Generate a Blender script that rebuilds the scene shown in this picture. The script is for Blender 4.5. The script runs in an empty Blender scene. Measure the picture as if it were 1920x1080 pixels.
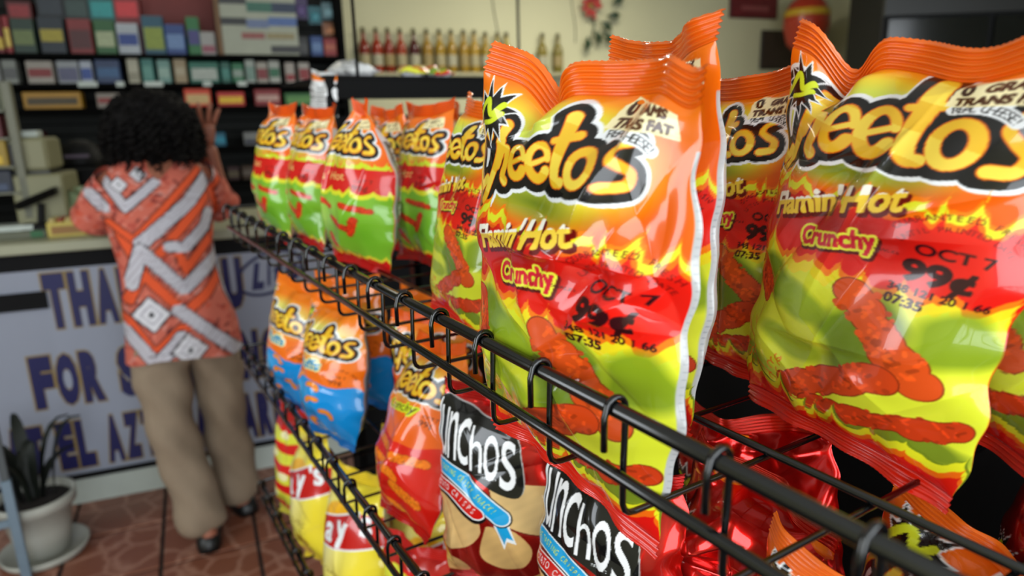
import bpy, bmesh, math, random
import numpy as np
from mathutils import Vector, Matrix

SC = bpy.context.scene
COL = SC.collection
random.seed(7)
HC = 1.42                       # camera height above the floor
FPX = 1280.0                    # focal length in pixels of the 1920 wide frame

# ---------------------------------------------------------------- camera
_y = np.array([145-960, -(245-540), -FPX]); _y /= np.linalg.norm(_y)
_u = np.cross(np.array([1, .025, 0]), _y); _u /= np.linalg.norm(_u)
if _u[1] < 0: _u = -_u
CM = np.stack([np.cross(_y, _u), _y, _u], 1)          # camera = CM @ world
cam_d = bpy.data.cameras.new('camera'); cam = bpy.data.objects.new('camera', cam_d); COL.objects.link(cam)
cam_d.sensor_width = 36.0; cam_d.lens = FPX*36/1920; cam_d.clip_start = .02
m4 = Matrix([list(CM[0]), list(CM[1]), list(CM[2])]).transposed().to_4x4()
m4.translation = Vector((0, 0, HC)); cam.matrix_world = m4
cam_d.dof.use_dof = True; cam_d.dof.focus_distance = .54; cam_d.dof.aperture_fstop = 4.6
SC.camera = cam

# ---------------------------------------------------------------- light and exposure
SC.view_settings.view_transform = 'Standard'; SC.view_settings.look = 'None'
SC.view_settings.gamma = 1.0; SC.view_settings.use_curve_mapping = False
SC.view_settings.exposure = 0.0
world = bpy.data.worlds.new('world'); SC.world = world; world.use_nodes = True
wb = world.node_tree.nodes['Background']
wb.inputs[0].default_value = (.78, .88, 1.0, 1); wb.inputs[1].default_value = .6

def area_light(name, loc, rot, sx, sy, power, col):
    l = bpy.data.lights.new(name, 'AREA'); l.shape = 'RECTANGLE'; l.size = sx; l.size_y = sy
    l.energy = power; l.color = col
    o = bpy.data.objects.new(name, l); COL.objects.link(o); o.location = loc; o.rotation_euler = rot
    return o
# daylight entering by the shop windows behind and beside the camera
area_light('window_daylight_front', (.6, -2.28, 1.51), (math.radians(90), 0, 0), 5.5, 2.15, 190, (.90, .96, 1.0))
area_light('window_daylight_side', (-2.28, 1.1, 1.65), (math.radians(90), 0, math.radians(-90)), 1.12, 1.55, 34, (.90, .96, 1.0))

# ---------------------------------------------------------------- helpers
def ray(px, py):
    d = np.array([(px-960)/FPX, -(py-540)/FPX, -1.0]); return CM.T @ d
TH = math.atan2(.125, .694)
CX = np.array([math.cos(TH), -math.sin(TH), 0]); CY = np.array([math.sin(TH), math.cos(TH), 0])
CO = np.array([0, 2.907, 0])
CAMP = np.array([0, 0, HC])
def on_plane(px, py, b):                # point of the photograph on the upright plane b metres behind the counter front
    r = ray(px, py); k = ((CO+b*CY-CAMP) @ CY)/(r @ CY); P = CAMP+r*k
    return float((P-CO) @ CX), float(P[2])
def cpt(a, b, z): P = CO+a*CX+b*CY; return (float(P[0]), float(P[1]), z)

def lin(c):
    c = np.asarray(c, float); return np.where(c <= .04045, c/12.92, ((np.maximum(c, 0)+.055)/1.055)**2.4)
MATS = {}
def mat(name, col, rough=.5, metal=0., vary=.12, scale=12., bump=0., spec=.5, emit=None):
    if name in MATS: return MATS[name]
    m = bpy.data.materials.new(name); m.use_nodes = True; nt = m.node_tree; N = nt.nodes; L = nt.links
    p = N['Principled BSDF']; p.inputs['Roughness'].default_value = rough; p.inputs['Metallic'].default_value = metal
    p.inputs['Specular IOR Level'].default_value = spec
    tc = N.new('ShaderNodeTexCoord'); nz = N.new('ShaderNodeTexNoise'); nz.inputs['Scale'].default_value = scale
    nz.inputs['Detail'].default_value = 4; L.new(tc.outputs['Object'], nz.inputs['Vector'])
    cr = N.new('ShaderNodeMix'); cr.data_type = 'RGBA'
    c = lin(col[:3]); a = np.clip(c*(1-vary), 0, 1); b = np.clip(c*(1+vary), 0, 1)
    cr.inputs[6].default_value = (*a, 1); cr.inputs[7].default_value = (*b, 1)
    L.new(nz.outputs[0], cr.inputs[0]); L.new(cr.outputs[2], p.inputs['Base Color'])
    if bump:
        bp = N.new('ShaderNodeBump'); bp.inputs['Strength'].default_value = bump; bp.inputs['Distance'].default_value = .01
        L.new(nz.outputs[0], bp.inputs['Height']); L.new(bp.outputs[0], p.inputs['Normal'])
    if emit: p.inputs['Emission Color'].default_value = (*lin(emit[:3]), 1); p.inputs['Emission Strength'].default_value = emit[3]
    MATS[name] = m; return m
def print_mat(name, rough, coat, bump=.0, bscale=40.):
    m = bpy.data.materials.new(name); m.use_nodes = True; nt = m.node_tree; N = nt.nodes; L = nt.links
    p = N['Principled BSDF']; at = N.new('ShaderNodeAttribute'); at.attribute_name = 'print'
    L.new(at.outputs['Color'], p.inputs['Base Color']); L.new(at.outputs['Alpha'], p.inputs['Metallic'])
    p.inputs['Roughness'].default_value = rough; p.inputs['Specular IOR Level'].default_value = .3; p.inputs['Coat Weight'].default_value = coat; p.inputs['Coat Roughness'].default_value = .045; p.inputs['Coat IOR'].default_value = 1.6
    if bump:
        tc = N.new('ShaderNodeTexCoord'); nz = N.new('ShaderNodeTexNoise'); nz.inputs['Scale'].default_value = bscale; nz.inputs['Detail'].default_value = 3
        L.new(tc.outputs['Object'], nz.inputs['Vector']); bp = N.new('ShaderNodeBump')
        bp.inputs['Strength'].default_value = bump; bp.inputs['Distance'].default_value = .004
        L.new(nz.outputs[0], bp.inputs['Height']); L.new(bp.outputs[0], p.inputs['Normal'])
    MATS[name] = m; return m
print_mat('printed_film', .25, .55, .05, 45.)
print_mat('printed_cloth', .85, 0., .3, 150.)

def tag(o, label=None, cat=None, group=None, kind=None):
    if label: o['label'] = label
    if cat: o['category'] = cat
    if group: o['group'] = group
    if kind: o['kind'] = kind
    return o
def link(o, parent=None):
    COL.objects.link(o)
    if parent is not None: o.parent = parent
    return o
def thing(name, label, cat, loc=(0, 0, 0), rotz=0., group=None):
    o = bpy.data.objects.new(name, None); o.empty_display_size = .05; link(o); o.location = loc; o.rotation_euler = (0, 0, rotz)
    return tag(o, label, cat, group)
def mesh_obj(name, V, F, m, parent=None, smooth=False, colors=None):
    me = bpy.data.meshes.new(name); me.from_pydata([tuple(map(float, v)) for v in V], [], [tuple(map(int, f)) for f in F])
    if smooth: me.polygons.foreach_set('use_smooth', [True]*len(me.polygons))
    if colors is not None:
        at = me.color_attributes.new('print', 'FLOAT_COLOR', 'POINT'); at.data.foreach_set('color', np.asarray(colors, np.float32).ravel())
    me.materials.append(MATS[m] if isinstance(m, str) else m); me.update()
    return link(bpy.data.objects.new(name, me), parent)
def grid_mesh(name, P, m, parent=None, colors=None, flip=False):     # P: (ny, nx, 3)
    ny, nx = P.shape[:2]; i = np.arange(ny*nx).reshape(ny, nx)
    Q = np.stack([i[:-1, :-1], i[:-1, 1:], i[1:, 1:], i[1:, :-1]], -1).reshape(-1, 4)
    if flip: Q = Q[:, ::-1]
    me = bpy.data.meshes.new(name); nq = len(Q)
    me.vertices.add(ny*nx); me.vertices.foreach_set('co', P.reshape(-1).astype(np.float32))
    me.loops.add(nq*4); me.loops.foreach_set('vertex_index', Q.ravel().astype(np.int32))
    me.polygons.add(nq); me.polygons.foreach_set('loop_start', np.arange(0, nq*4, 4, dtype=np.int32))
    me.polygons.foreach_set('use_smooth', np.ones(nq, bool)); me.update(calc_edges=True)
    if colors is not None:
        at = me.color_attributes.new('print', 'FLOAT_COLOR', 'POINT'); at.data.foreach_set('color', colors.reshape(-1).astype(np.float32))
    me.materials.append(MATS[m]); return link(bpy.data.objects.new(name, me), parent)

class MB:
    def __init__(s): s.V = []; s.F = []
    def add(s, V, F): n = len(s.V); s.V += [tuple(v) for v in V]; s.F += [tuple(i+n for i in f) for f in F]; return s
    def box(s, x0, x1, y0, y1, z0, z1, c=0.):
        if c <= 0:
            V = [(x, y, z) for z in (z0, z1) for y in (y0, y1) for x in (x0, x1)]
            return s.add(V, [(0, 2, 3, 1), (4, 5, 7, 6), (0, 1, 5, 4), (2, 6, 7, 3), (0, 4, 6, 2), (1, 3, 7, 5)])
        bm = bmesh.new(); bmesh.ops.create_cube(bm, size=1)
        for v in bm.verts:
            v.co.x = (x0+x1)/2+v.co.x*(x1-x0); v.co.y = (y0+y1)/2+v.co.y*(y1-y0); v.co.z = (z0+z1)/2+v.co.z*(z1-z0)
        bmesh.ops.bevel(bm, geom=list(bm.edges), offset=c, segments=1, affect='EDGES')
        bm.verts.index_update(); s.add([v.co[:] for v in bm.verts], [[v.index for v in f.verts] for f in bm.faces]); bm.free(); return s
    def tube(s, pts, r, n=8, cap=True):
        pts = [Vector(p) for p in pts]; R = r if hasattr(r, '__len__') else [r]*len(pts); rings = []
        t0 = (pts[1]-pts[0]).normalized(); up = Vector((0, 0, 1)) if abs(t0.z) < .9 else Vector((1, 0, 0))
        a = t0.cross(up).normalized()
        V = []
        for i, p in enumerate(pts):
            t = ((pts[min(i+1, len(pts)-1)]-p).normalized()+(p-pts[max(i-1, 0)]).normalized())
            t = t.normalized() if t.length > 1e-6 else t0
            a = (a-t*a.dot(t)); a = a.normalized() if a.length > 1e-6 else t.orthogonal().normalized(); b = t.cross(a)
            for k in range(n):
                w = 2*math.pi*k/n; V.append(p+(a*math.cos(w)+b*math.sin(w))*R[i])
        F = []
        for i in range(len(pts)-1):
            for k in range(n): F.append((i*n+k, i*n+(k+1) % n, (i+1)*n+(k+1) % n, (i+1)*n+k))
        if cap: F.append(tuple(range(n))[::-1]); F.append(tuple(range((len(pts)-1)*n, len(pts)*n)))
        return s.add(V, F)
    def lathe(s, prof, n=20, c=(0, 0, 0), cap=True):
        V = [(c[0]+r*math.cos(2*math.pi*k/n), c[1]+r*math.sin(2*math.pi*k/n), c[2]+z) for r, z in prof for k in range(n)]
        F = [(i*n+k, i*n+(k+1) % n, (i+1)*n+(k+1) % n, (i+1)*n+k) for i in range(len(prof)-1) for k in range(n)]
        if cap: F.append(tuple(range(n))[::-1]); F.append(tuple(range((len(prof)-1)*n, len(prof)*n)))
        return s.add(V, F)
    def prism(s, pts, y0, y1):           # outline in x,z given depth in y
        n = len(pts); V = [(x, y0, z) for x, z in pts]+[(x, y1, z) for x, z in pts]
        return s.add(V, [tuple(range(n)), tuple(range(n, 2*n))[::-1]]+[(k, n+k, n+(k+1) % n, (k+1) % n) for k in range(n)])
    def build(s, name, m, parent=None, smooth=False): return mesh_obj(name, s.V, s.F, m, parent, smooth)

# ---------------------------------------------------------------- lettering
_TXT = {}
def text_contours(body, bold=0., shear=0.):
    k = (body, bold, shear)
    if k in _TXT: return _TXT[k]
    cu = bpy.data.curves.new('lettering_source', 'FONT'); cu.body = body; cu.size = 1; cu.offset = bold; cu.shear = shear
    cu.resolution_u = 4; cu.fill_mode = 'NONE' if False else 'FRONT'
    cu.fill_mode = 'NONE'
    o = bpy.data.objects.new('lettering_source', cu); COL.objects.link(o)
    dg = bpy.context.evaluated_depsgraph_get(); me = o.evaluated_get(dg).to_mesh()
    adj = {}
    for e in me.edges:
        a, b = e.vertices; adj.setdefault(a, []).append(b); adj.setdefault(b, []).append(a)
    co = [v.co[:2] for v in me.vertices]; seen = set(); out = []
    for st in adj:
        if st in seen: continue
        loop = [st]; seen.add(st); cur = st
        while True:
            nx = [q for q in adj[cur] if q not in seen]
            if not nx: break
            cur = nx[0]; seen.add(cur); loop.append(cur)
        out.append(np.array([co[i] for i in loop]))
    o.evaluated_get(dg).to_mesh_clear(); bpy.data.objects.remove(o); bpy.data.curves.remove(cu)
    _TXT[k] = out; return out
def text_mesh(body, bold=0., shear=0., extrude=0.):
    cu = bpy.data.curves.new('lettering_source', 'FONT'); cu.body = body; cu.size = 1; cu.offset = bold; cu.shear = shear
    cu.resolution_u = 3; cu.extrude = extrude
    o = bpy.data.objects.new('lettering_source', cu); COL.objects.link(o)
    dg = bpy.context.evaluated_depsgraph_get(); me = o.evaluated_get(dg).to_mesh()
    V = [v.co[:] for v in me.vertices]; F = [tuple(p.vertices) for p in me.polygons]
    o.evaluated_get(dg).to_mesh_clear(); bpy.data.objects.remove(o); bpy.data.curves.remove(cu)
    return V, F

# ---------------------------------------------------------------- printed artwork (drawn in centimetres, y up)
class Art:
    def __init__(s, w=15., h=25., ppc=34, base=(1, 1, 1), metal=0.):
        s.w, s.h, s.k = w, h, ppc; s.nx, s.ny = int(w*ppc), int(h*ppc)
        s.a = np.zeros((s.ny, s.nx, 4)); s.a[..., :3] = base; s.a[..., 3] = metal
        s.X, s.Y = np.meshgrid((np.arange(s.nx)+.5)/ppc, (np.arange(s.ny)+.5)/ppc)
    def box(s, x0, y0, x1, y1):
        f = lambda v, n: int(min(max(v, 0), n))
        return slice(f(math.floor(y0*s.k), s.ny), f(math.ceil(y1*s.k), s.ny)), slice(f(math.floor(x0*s.k), s.nx), f(math.ceil(x1*s.k), s.nx))
    def put(s, sl, mask, col, metal=0.):
        if mask.size == 0: return
        R = s.a[sl]; c = np.asarray(col, float)
        R[..., :3] += (c-R[..., :3])*mask[..., None]; R[..., 3] += (metal-R[..., 3])*mask
    def grad(s, y0, y1, c0, c1, sl=(slice(None), slice(None))):
        t = np.clip((s.Y[sl]-y0)/(y1-y0), 0, 1)[..., None]; return np.asarray(c0)*(1-t)+np.asarray(c1)*t
    def poly(s, loops, col, metal=0., alpha=1.):
        if not isinstance(loops, list): loops = [loops]
        P = np.concatenate(loops); pad = .05
        sl = s.box(P[:, 0].min()-pad, P[:, 1].min()-pad, P[:, 0].max()+pad, P[:, 1].max()+pad)
        X, Y = s.X[sl], s.Y[sl]
        if X.size == 0: return
        acc = np.zeros(X.shape); q = .25/s.k
        for dx, dy in ((-q, -q), (q, -q), (-q, q), (q, q)):
            ins = np.zeros(X.shape, bool); xx = X+dx; yy = Y+dy
            yr = yy[:, 0]
            for L in loops:
                L2 = np.roll(L, -1, 0)
                for (ax, ay), (bx, by) in zip(L, L2):
                    if ay == by: continue
                    rows = np.nonzero((yr >= min(ay, by)) & (yr < max(ay, by)))[0]
                    if not len(rows): continue
                    xi = ax+(yr[rows]-ay)*(bx-ax)/(by-ay); ins[rows] ^= xx[rows] < xi[:, None]
            acc += ins
        c = col(X, Y) if callable(col) else col
        s.put(sl, acc/4*alpha, c, metal)
    def text(s, body, x, y, size, col, bold=.02, shear=0., rot=0., sx=1., center=False, metal=0., out=0.):
        T = text_contours(body, bold, shear); grow = out
        if not T: return
        P = np.concatenate(T); off = -(P[:, 0].min()+P[:, 0].max())/2 if center else 0
        c, sn = math.cos(rot), math.sin(rot); out = []
        for L in T:
            px = (L[:, 0]+off)*size*sx; py = L[:, 1]*size; out.append(np.stack([x+px*c-py*sn, y+px*sn+py*c], 1))
        if grow: s.stroke([(np.concatenate([L, L[:1]]), grow) for L in out], col, 0, metal)
        s.poly(out, col, metal)
    def arc(s, body, cx, cy, r, a0, a1, size, col, bold=.02, sx=1.):
        n = len(body)
        for i, ch in enumerate(body):
            if ch == ' ': continue
            a = a0+(a1-a0)*(i+.5)/n
            s.text(ch, cx+r*math.cos(a), cy+r*math.sin(a), size, col, bold, 0, a-math.pi/2, sx, True)
    def sdf(s, strokes, sl, dx=0, dy=0):
        X, Y = s.X[sl], s.Y[sl]; D = np.full(X.shape, 99.)
        for pts, r in strokes:
            pts = np.asarray(pts, float)+np.array([dx, dy]); R = np.asarray(r if hasattr(r, '__len__') else [r]*len(pts), float)
            for i in range(len(pts)-1):
                a, b = pts[i], pts[i+1]; d = b-a; l = d@d
                t = np.clip(((X-a[0])*d[0]+(Y-a[1])*d[1])/max(l, 1e-9), 0, 1)
                D = np.minimum(D, np.hypot(X-a[0]-t*d[0], Y-a[1]-t*d[1])-(R[i]+(R[i+1]-R[i])*t))
        return D
    def stroke(s, strokes, col, grow=0., metal=0., alpha=1., dx=0, dy=0):
        P = np.concatenate([np.asarray(p, float) for p, r in strokes]); pad = 1.6
        sl = s.box(P[:, 0].min()-pad, P[:, 1].min()-pad, P[:, 0].max()+pad, P[:, 1].max()+pad)
        if s.X[sl].size == 0: return
        D = s.sdf(strokes, sl, dx, dy); m = np.clip(.5-(D-grow)*s.k, 0, 1)*alpha
        s.put(sl, m, col(s.X[sl], s.Y[sl]) if callable(col) else col, metal)
    def sample(s, U, V):
        x = np.clip(U*s.nx-.5, 0, s.nx-1.001); y = np.clip(V*s.ny-.5, 0, s.ny-1.001)
        i = x.astype(int); j = y.astype(int); fx = (x-i)[..., None]; fy = (y-j)[..., None]; A = s.a
        r = (A[j, i]*(1-fx)+A[j, i+1]*fx)*(1-fy)+(A[j+1, i]*(1-fx)+A[j+1, i+1]*fx)*fy
        out = r.copy(); out[..., :3] = lin(r[..., :3]); return out

def ell(cx, cy, rx, ry, a0, a1, n=14):
    t = np.radians(np.linspace(a0, a1, n)); return np.stack([cx+rx*np.cos(t), cy+ry*np.sin(t)], 1)
def curve(pts, n=8):                       # smooth line through points
    P = np.asarray(pts, float); Q = np.concatenate([[2*P[0]-P[1]], P, [2*P[-1]-P[-2]]]); out = []
    for i in range(1, len(Q)-2):
        for t in np.linspace(0, 1, n, endpoint=False):
            a, b, c, d = Q[i-1], Q[i], Q[i+1], Q[i+2]
            out.append(.5*((2*b)+(c-a)*t+(2*a-5*b+4*c-d)*t*t+(3*b-a-3*c+d)*t**3))
    out.append(P[-1]); return np.array(out)

YEL = (.98, .82, .20); BLK = (.06, .05, .05); WHT = (.95, .96, .97); ORG = (.98, .50, .07); RED = (.86, .10, .06)
LIME = (.84, .90, .17); GRN = (.45, .60, .10)
def snack_logo(A, x, y, s=1., kx=1., ky=1., rot=0.):
    """the seven-letter bulging brand word, drawn stroke by stroke; x,y = start of the baseline"""
    def L(pts, r): P = np.asarray(pts, float)*s*np.array([kx, ky]); P = P@np.array([[math.cos(rot), math.sin(rot)], [-math.sin(rot), math.cos(rot)]]); return (P+np.array([x, y]), np.asarray(r if hasattr(r, '__len__') else [r]*len(P))*s*(kx*ky)**.4)
    S = []
    S.append(L(curve([(2.0, 3.3), (1.5, 3.75), (.8, 3.2), (.25, 1.7), (.35, .2), (.95, -.35), (1.6, .15)]), .40))          # C
    S.append(L(curve([(3.5, 4.2), (3.0, 2.6), (2.4, .8), (1.75, -1.25)]), np.linspace(.42, .34, 25)))                    # h
    S.append(L(curve([(2.75, 1.2), (3.1, 2.2), (3.65, 2.35), (3.75, 1.5), (3.55, .5), (3.9, .1)]), .36))
    for ex, ey, k in ((4.25, .45, 1.), (6.1, .35, 1.06)):                                                                # e e
        S.append(L(np.array([(ex+.45*k, ey+1.02*k), (ex+1.35*k, ey+1.32*k)]), .20*k))
        S.append(L(ell(ex+.85*k, ey+1.15*k, .74*k, 1.08*k, 8, 325, 22), np.linspace(.24, .38, 22)*k))
    S.append(L(curve([(8.9, 4.5), (8.65, 3.0), (8.4, 1.3), (8.6, .35), (9.15, .25)]), np.linspace(.50, .36, 33)))         # t
    S.append(L(np.array([(8.0, 2.95), (9.55, 3.25)]), [.26, .34]))
    S.append(L(ell(10.3, 1.2, .82, 1.0, 60, 425, 22), .33))                                                            # o
    S.append(L(curve([(13.2, 2.55), (12.4, 2.45), (12.0, 1.9), (12.4, 1.3), (12.9, .75), (12.6, .1), (11.75, .05)]), np.linspace(.22, .36, 49)))  # s
    A.stroke(S, WHT, .80*s); A.stroke(S, BLK, .52*s); A.stroke(S, BLK, .45*s, dx=-.22*s, dy=-.12*s)
    A.stroke(S, (.90, .42, .05), .03*s)
    A.stroke(S, lambda X, Y: np.where((np.sin((Y-y)/s*1.7+(X-x)*.5) > .2)[..., None], np.array([.99, .86, .30]), np.array([.95, .75, .16])), -.05*s)

def flames(x0, x1, yb, amp, n, seed, ybot, down=False, lean=.35):
    """closed outline: uneven licking tongues along yb, closed at ybot"""
    rg = random.Random(seed); P = []; ws = [rg.uniform(.45, 1.6) for _ in range(n)]; k = (x1-x0)/sum(ws); xa = x0
    for i in range(n):
        w = ws[i]*k; h = amp*rg.uniform(.35, 1.0)*min(1.3, .5+ws[i]*.6); xt = xa+w*(.45+lean*rg.uniform(.1, 1.2)); v = amp*rg.uniform(-.35, .1)
        bul = rg.uniform(.1, .35)*w
        for t in np.linspace(0, 1, 9, endpoint=False): P.append((xa+(xt-xa)*t+bul*math.sin(t*math.pi)*(1-t), yb+v*(1-t)+h*t**1.9-.10*amp*math.sin(t*9)))
        for t in np.linspace(0, 1, 8, endpoint=False): P.append((xt+(xa+w-xt)*t-bul*.7*math.sin(t*math.pi), yb+h*(1-t)**1.5+v*t))
        xa += w
    P += [(x1, ybot), (x0, ybot)]; return np.array(P)
def stick(A, x0, y0, x1, y1, r, c=(.78, .22, .07), seed=1):
    rg = random.Random(seed); n = 15; t = np.linspace(0, 1, n); nx, ny = -(y1-y0), x1-x0; l = math.hypot(nx, ny); nx /= l; ny /= l
    P = np.array([(x0+(x1-x0)*q+nx*rg.uniform(-.18, .18)*r, y0+(y1-y0)*q+ny*rg.uniform(-.18, .18)*r) for q in t]); R = np.array([r*rg.uniform(.74, 1.08) for q in t])
    A.stroke([(P, R)], tuple(np.array(c)*.62), .03); A.stroke([(P, R)], c, -.04)
    for k in range(40):
        q = rg.random(); o = rg.uniform(-.6, .6)*r; px = x0+(x1-x0)*q+nx*o; py = y0+(y1-y0)*q+ny*o
        A.stroke([(np.array([(px, py), (px+rg.uniform(-.3, .3), py+rg.uniform(-.3, .3))]), r*.11)], tuple(np.clip(np.array(c)*rg.choice((.75, 1.18, 1.3)), 0, 1)), 0, alpha=.75)
    for k in range(26):
        q = rg.random(); sd_ = rg.choice((-1, 1)); px = x0+(x1-x0)*q+nx*sd_*r*.95; py = y0+(y1-y0)*q+ny*sd_*r*.95
        A.stroke([(np.array([(px, py), (px+.02, py)]), r*rg.uniform(.10, .22))], tuple(np.clip(np.array(c)*rg.choice((.85, 1., 1.1)), 0, 1)))
def burst(A, cx, cy, r, n=11, seed=3):
    rg = random.Random(seed); f = lambda k: np.array([(cx+rr*k*math.cos(a)*1.0, cy+rr*k*math.sin(a)*1.25) for i in range(2*n) for rr, a in [((r*rg0[i]), math.pi*i/n)]])
    rg0 = [(1. if i % 2 else .55)*rg.uniform(.85, 1.12) for i in range(2*n)]
    A.poly(f(1.15), WHT); A.poly(f(.98), BLK)
    A.stroke([(curve([(cx-.75*r, cy-.35*r), (cx-.25*r, cy+.45*r), (cx+.05*r, cy-.1*r), (cx+.45*r, cy+.4*r)]), .12*r), (curve([(cx-.35*r, cy-.5*r), (cx+.1*r, cy-.35*r), (cx+.5*r, cy+.05*r)]), .10*r)], LIME)

def art_flaming(kx=1., ky=1.0):
    A = Art(base=ORG); al = (slice(None), slice(None))
    g = A.grad(16.5, 25., (.94, .36, .03), (.97, .47, .05)); A.a[..., :3] = g
    d = np.hypot((A.X-5.8)/6.9, (A.Y-21.0)/3.6); A.put(al, np.clip((1.20-d)*3.0, 0, 1), (.97, .76, .12))
    A.put(al, np.clip((1.05-d)*2.4, 0, 1), (.83, .87, .32)); A.put(A.box(0, 16, 15, 19.4), (np.clip(1-np.hypot((A.X-6.5)/6, (A.Y-18.2)/1.3), 0, 1))[A.box(0, 16, 15, 19.4)], (.45, .52, .10))
    snack_logo(A, .4 if kx == 1 else -.2, 18.35 if kx == 1 else 18.4, .90 if kx == 1 else .97, kx, ky, .15 if kx == 1 else .075)
    A.poly(flames(0, 15, 17.1, 1.5, 9, 5, 10., lean=.5), (.97, .50, .05)); A.poly(flames(0, 15, 16.85, 1.45, 9, 5, 10., lean=.5), (.90, .90, .16))
    A.poly(flames(0, 15, 16.35, 1.30, 9, 5, 10., lean=.5), (.97, .45, .05)); A.poly(flames(0, 15, 16.0, 1.15, 9, 5, 10., lean=.5), (.90, .10, .05))
    A.poly(np.array([(0, 0), (15, 0), (15, 15.9), (0, 15.9)]), (.90, .10, .05))
    d = np.hypot((A.X-6)/6.5, (A.Y-14.8)/1.8); A.put(al, np.clip(1.15-d, 0, 1)*.55*(A.Y < 16.2), (.55, .03, .03))
    # lime field under the red band
    A.poly(flames(0, 15, 12.15, 1.3, 9, 8, 0, lean=.5), (.97, .48, .05)); A.poly(flames(0, 15, 11.7, 1.3, 9, 8, 0, lean=.5), (.95, .86, .12))
    A.poly(flames(0, 15, 11.0, 1.2, 9, 8, 0, lean=.5), (.88, .90, .20))
    rg = random.Random(4)
    for k, (cx, cy, rx, ry, c) in enumerate(((3.0, 9.9, 2.9, 1.5, (.44, .55, .10)), (9.4, 8.4, 2.3, 3.0, (.40, .50, .12)), (13.2, 9.6, 1.9, 1.9, (.50, .60, .10)), (5.8, 9.2, 1.7, 1.3, (.58, .68, .14)), (11.4, 2.4, 3.6, 1.0, (.44, .52, .12)), (5.4, 6.0, 2.4, 1.0, (.62, .70, .14)), (2.0, 3.2, 2.6, .9, (.58, .66, .16)))):
        d = np.hypot((A.X-cx)/rx+.12*np.sin(A.Y*2.3+k), (A.Y-cy)/ry+.15*np.sin(A.X*1.6+k)); A.put(al, np.clip((1.12-d)*2.6, 0, 1)*.9, c)
    stick(A, 8.5, 11.0, 12.2, 6.8, 1.02, (.86, .31, .09), 1); stick(A, 5.4, 2.7, 10.6, 6.4, .86, (.84, .27, .08), 2); stick(A, 7.2, 2.2, 14.0, 4.2, .74, (.80, .23, .07), 3)
    stick(A, 1.4, 10.3, 2.6, 8.4, .78, (.84, .26, .09), 5)
    if kx == 1: A.poly(np.array([(14.70, 0), (15, 0), (15, 22.4), (14.76, 22.4)]), (.74, .74, .74))
    for k in range(45 if kx == 1 else 0): A.stroke([(np.array([(14.85, 1+k*.45), (14.95, 1+k*.45)]), .03)], (.62, .62, .64))
    for k in range(22):
        x = rg.uniform(.8, 5.2); y = 1.9+rg.uniform(0, 2.6)
        A.stroke([(ell(x, y, .24, .28, rg.uniform(0, 180), rg.uniform(220, 400), 8), .05)], (.93, .52, .10))
    A.stroke([(curve([(.6, 5.4), (2.4, 3.6), (5.4, 2.2), (9, 1.9)]), .05)], (.90, .45, .08))
    A.poly(flames(0, 15, 2.1, 1.2, 9, 12, 0, lean=.6)+np.array([.12, .0]), (.45, .52, .10)); A.poly(flames(0, 15, 1.95, 1.2, 9, 12, 0, lean=.6), (.92, .90, .14)); A.poly(flames(0, 15, 1.35, 1.1, 9, 12, 0, lean=.6), (.96, .42, .05)); A.poly(flames(0, 15, .9, 1.0, 9, 12, 0, lean=.6), (.88, .08, .05))
    # lettering of the red band
    for dx, dy, o_, c in ((.14, -.16, .17, (.40, .02, .02)), (0, 0, .08, (lambda X, Y: np.where((Y > 15.15+(X-2.2)*.33)[..., None], np.array([1., .98, .92]), np.array([.99, .84, .26]))))):
        A.text("Flamin'", 2.3+dx, 14.25+dy, 2.1, c, .015, .38, .33, .78, out=o_); A.text("Hot", 6.9+dx, 15.7+dy, 2.2, c, .015, .38, .30, .86, out=o_)
    for o_, c, e in ((.26, (.35, .02, .02), .12), (.22, (.93, .92, .24), 0), (.06, (.84, .09, .20), 0)): A.text("Crunchy", 4.7+e, 13.0-e, 1.55, c, .015, .15, .22, .82, out=o_)
    dk = (.20, .03, .05)
    A.arc("GUARANTEED FRESH", 12.1, 13.6, 3.0, math.radians(140), math.radians(40), .50, (.42, .03, .03), .01)
    A.arc("UNTIL PRINTED DATE", 12.1, 13.6, 2.35, math.radians(146), math.radians(34), .44, (.42, .03, .03), .01)
    A.text("OCT 7", 10.6, 14.35, .90, dk, .012, 0, -.04, 1.15, out=.025); A.text("99\u00a2", 10.2, 12.75, 1.75, dk, .02, 0, -.04, 1.12, out=.09)
    A.text("348 121 20 1 66", 9.8, 11.95, .62, dk, .012, 0, -.04, out=.02); A.text("07:35", 9.8, 11.15, .78, dk, .015, 0, -.04, out=.03)
    A.text("SNACKS", 8.9, 14.0, .3, dk, .01)
    burst(A, 1.6, 23.0, 1.5)
    A.arc("MADE WITH", 10.6, 20.0, 3.35, math.radians(100), math.radians(66), .50, BLK, .02)
    A.stroke([(ell(10.6, 20.0, 2.85, 2.85, 106, 46, 12), .30)], WHT, .06); A.arc("REAL CHEESE!", 10.6, 20.0, 2.62, math.radians(107), math.radians(44), .68, BLK, .035)
    A.poly(np.array([(9.3, 23.0), (9.5, 24.4), (10.1, 24.9), (10.8, 24.6), (13.7, 24.4), (13.9, 22.9)]), (.99, .94, .74))
    A.text("0", 9.75, 23.85, 1.1, (.25, .12, .04), .03, out=.07); A.text("GRAMS", 10.75, 23.9, .72, (.32, .15, .04), .02, .2, out=.05); A.text("TRANS FAT", 9.6, 23.12, .74, (.30, .15, .04), .02, .2, out=.05)
    return A
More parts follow.
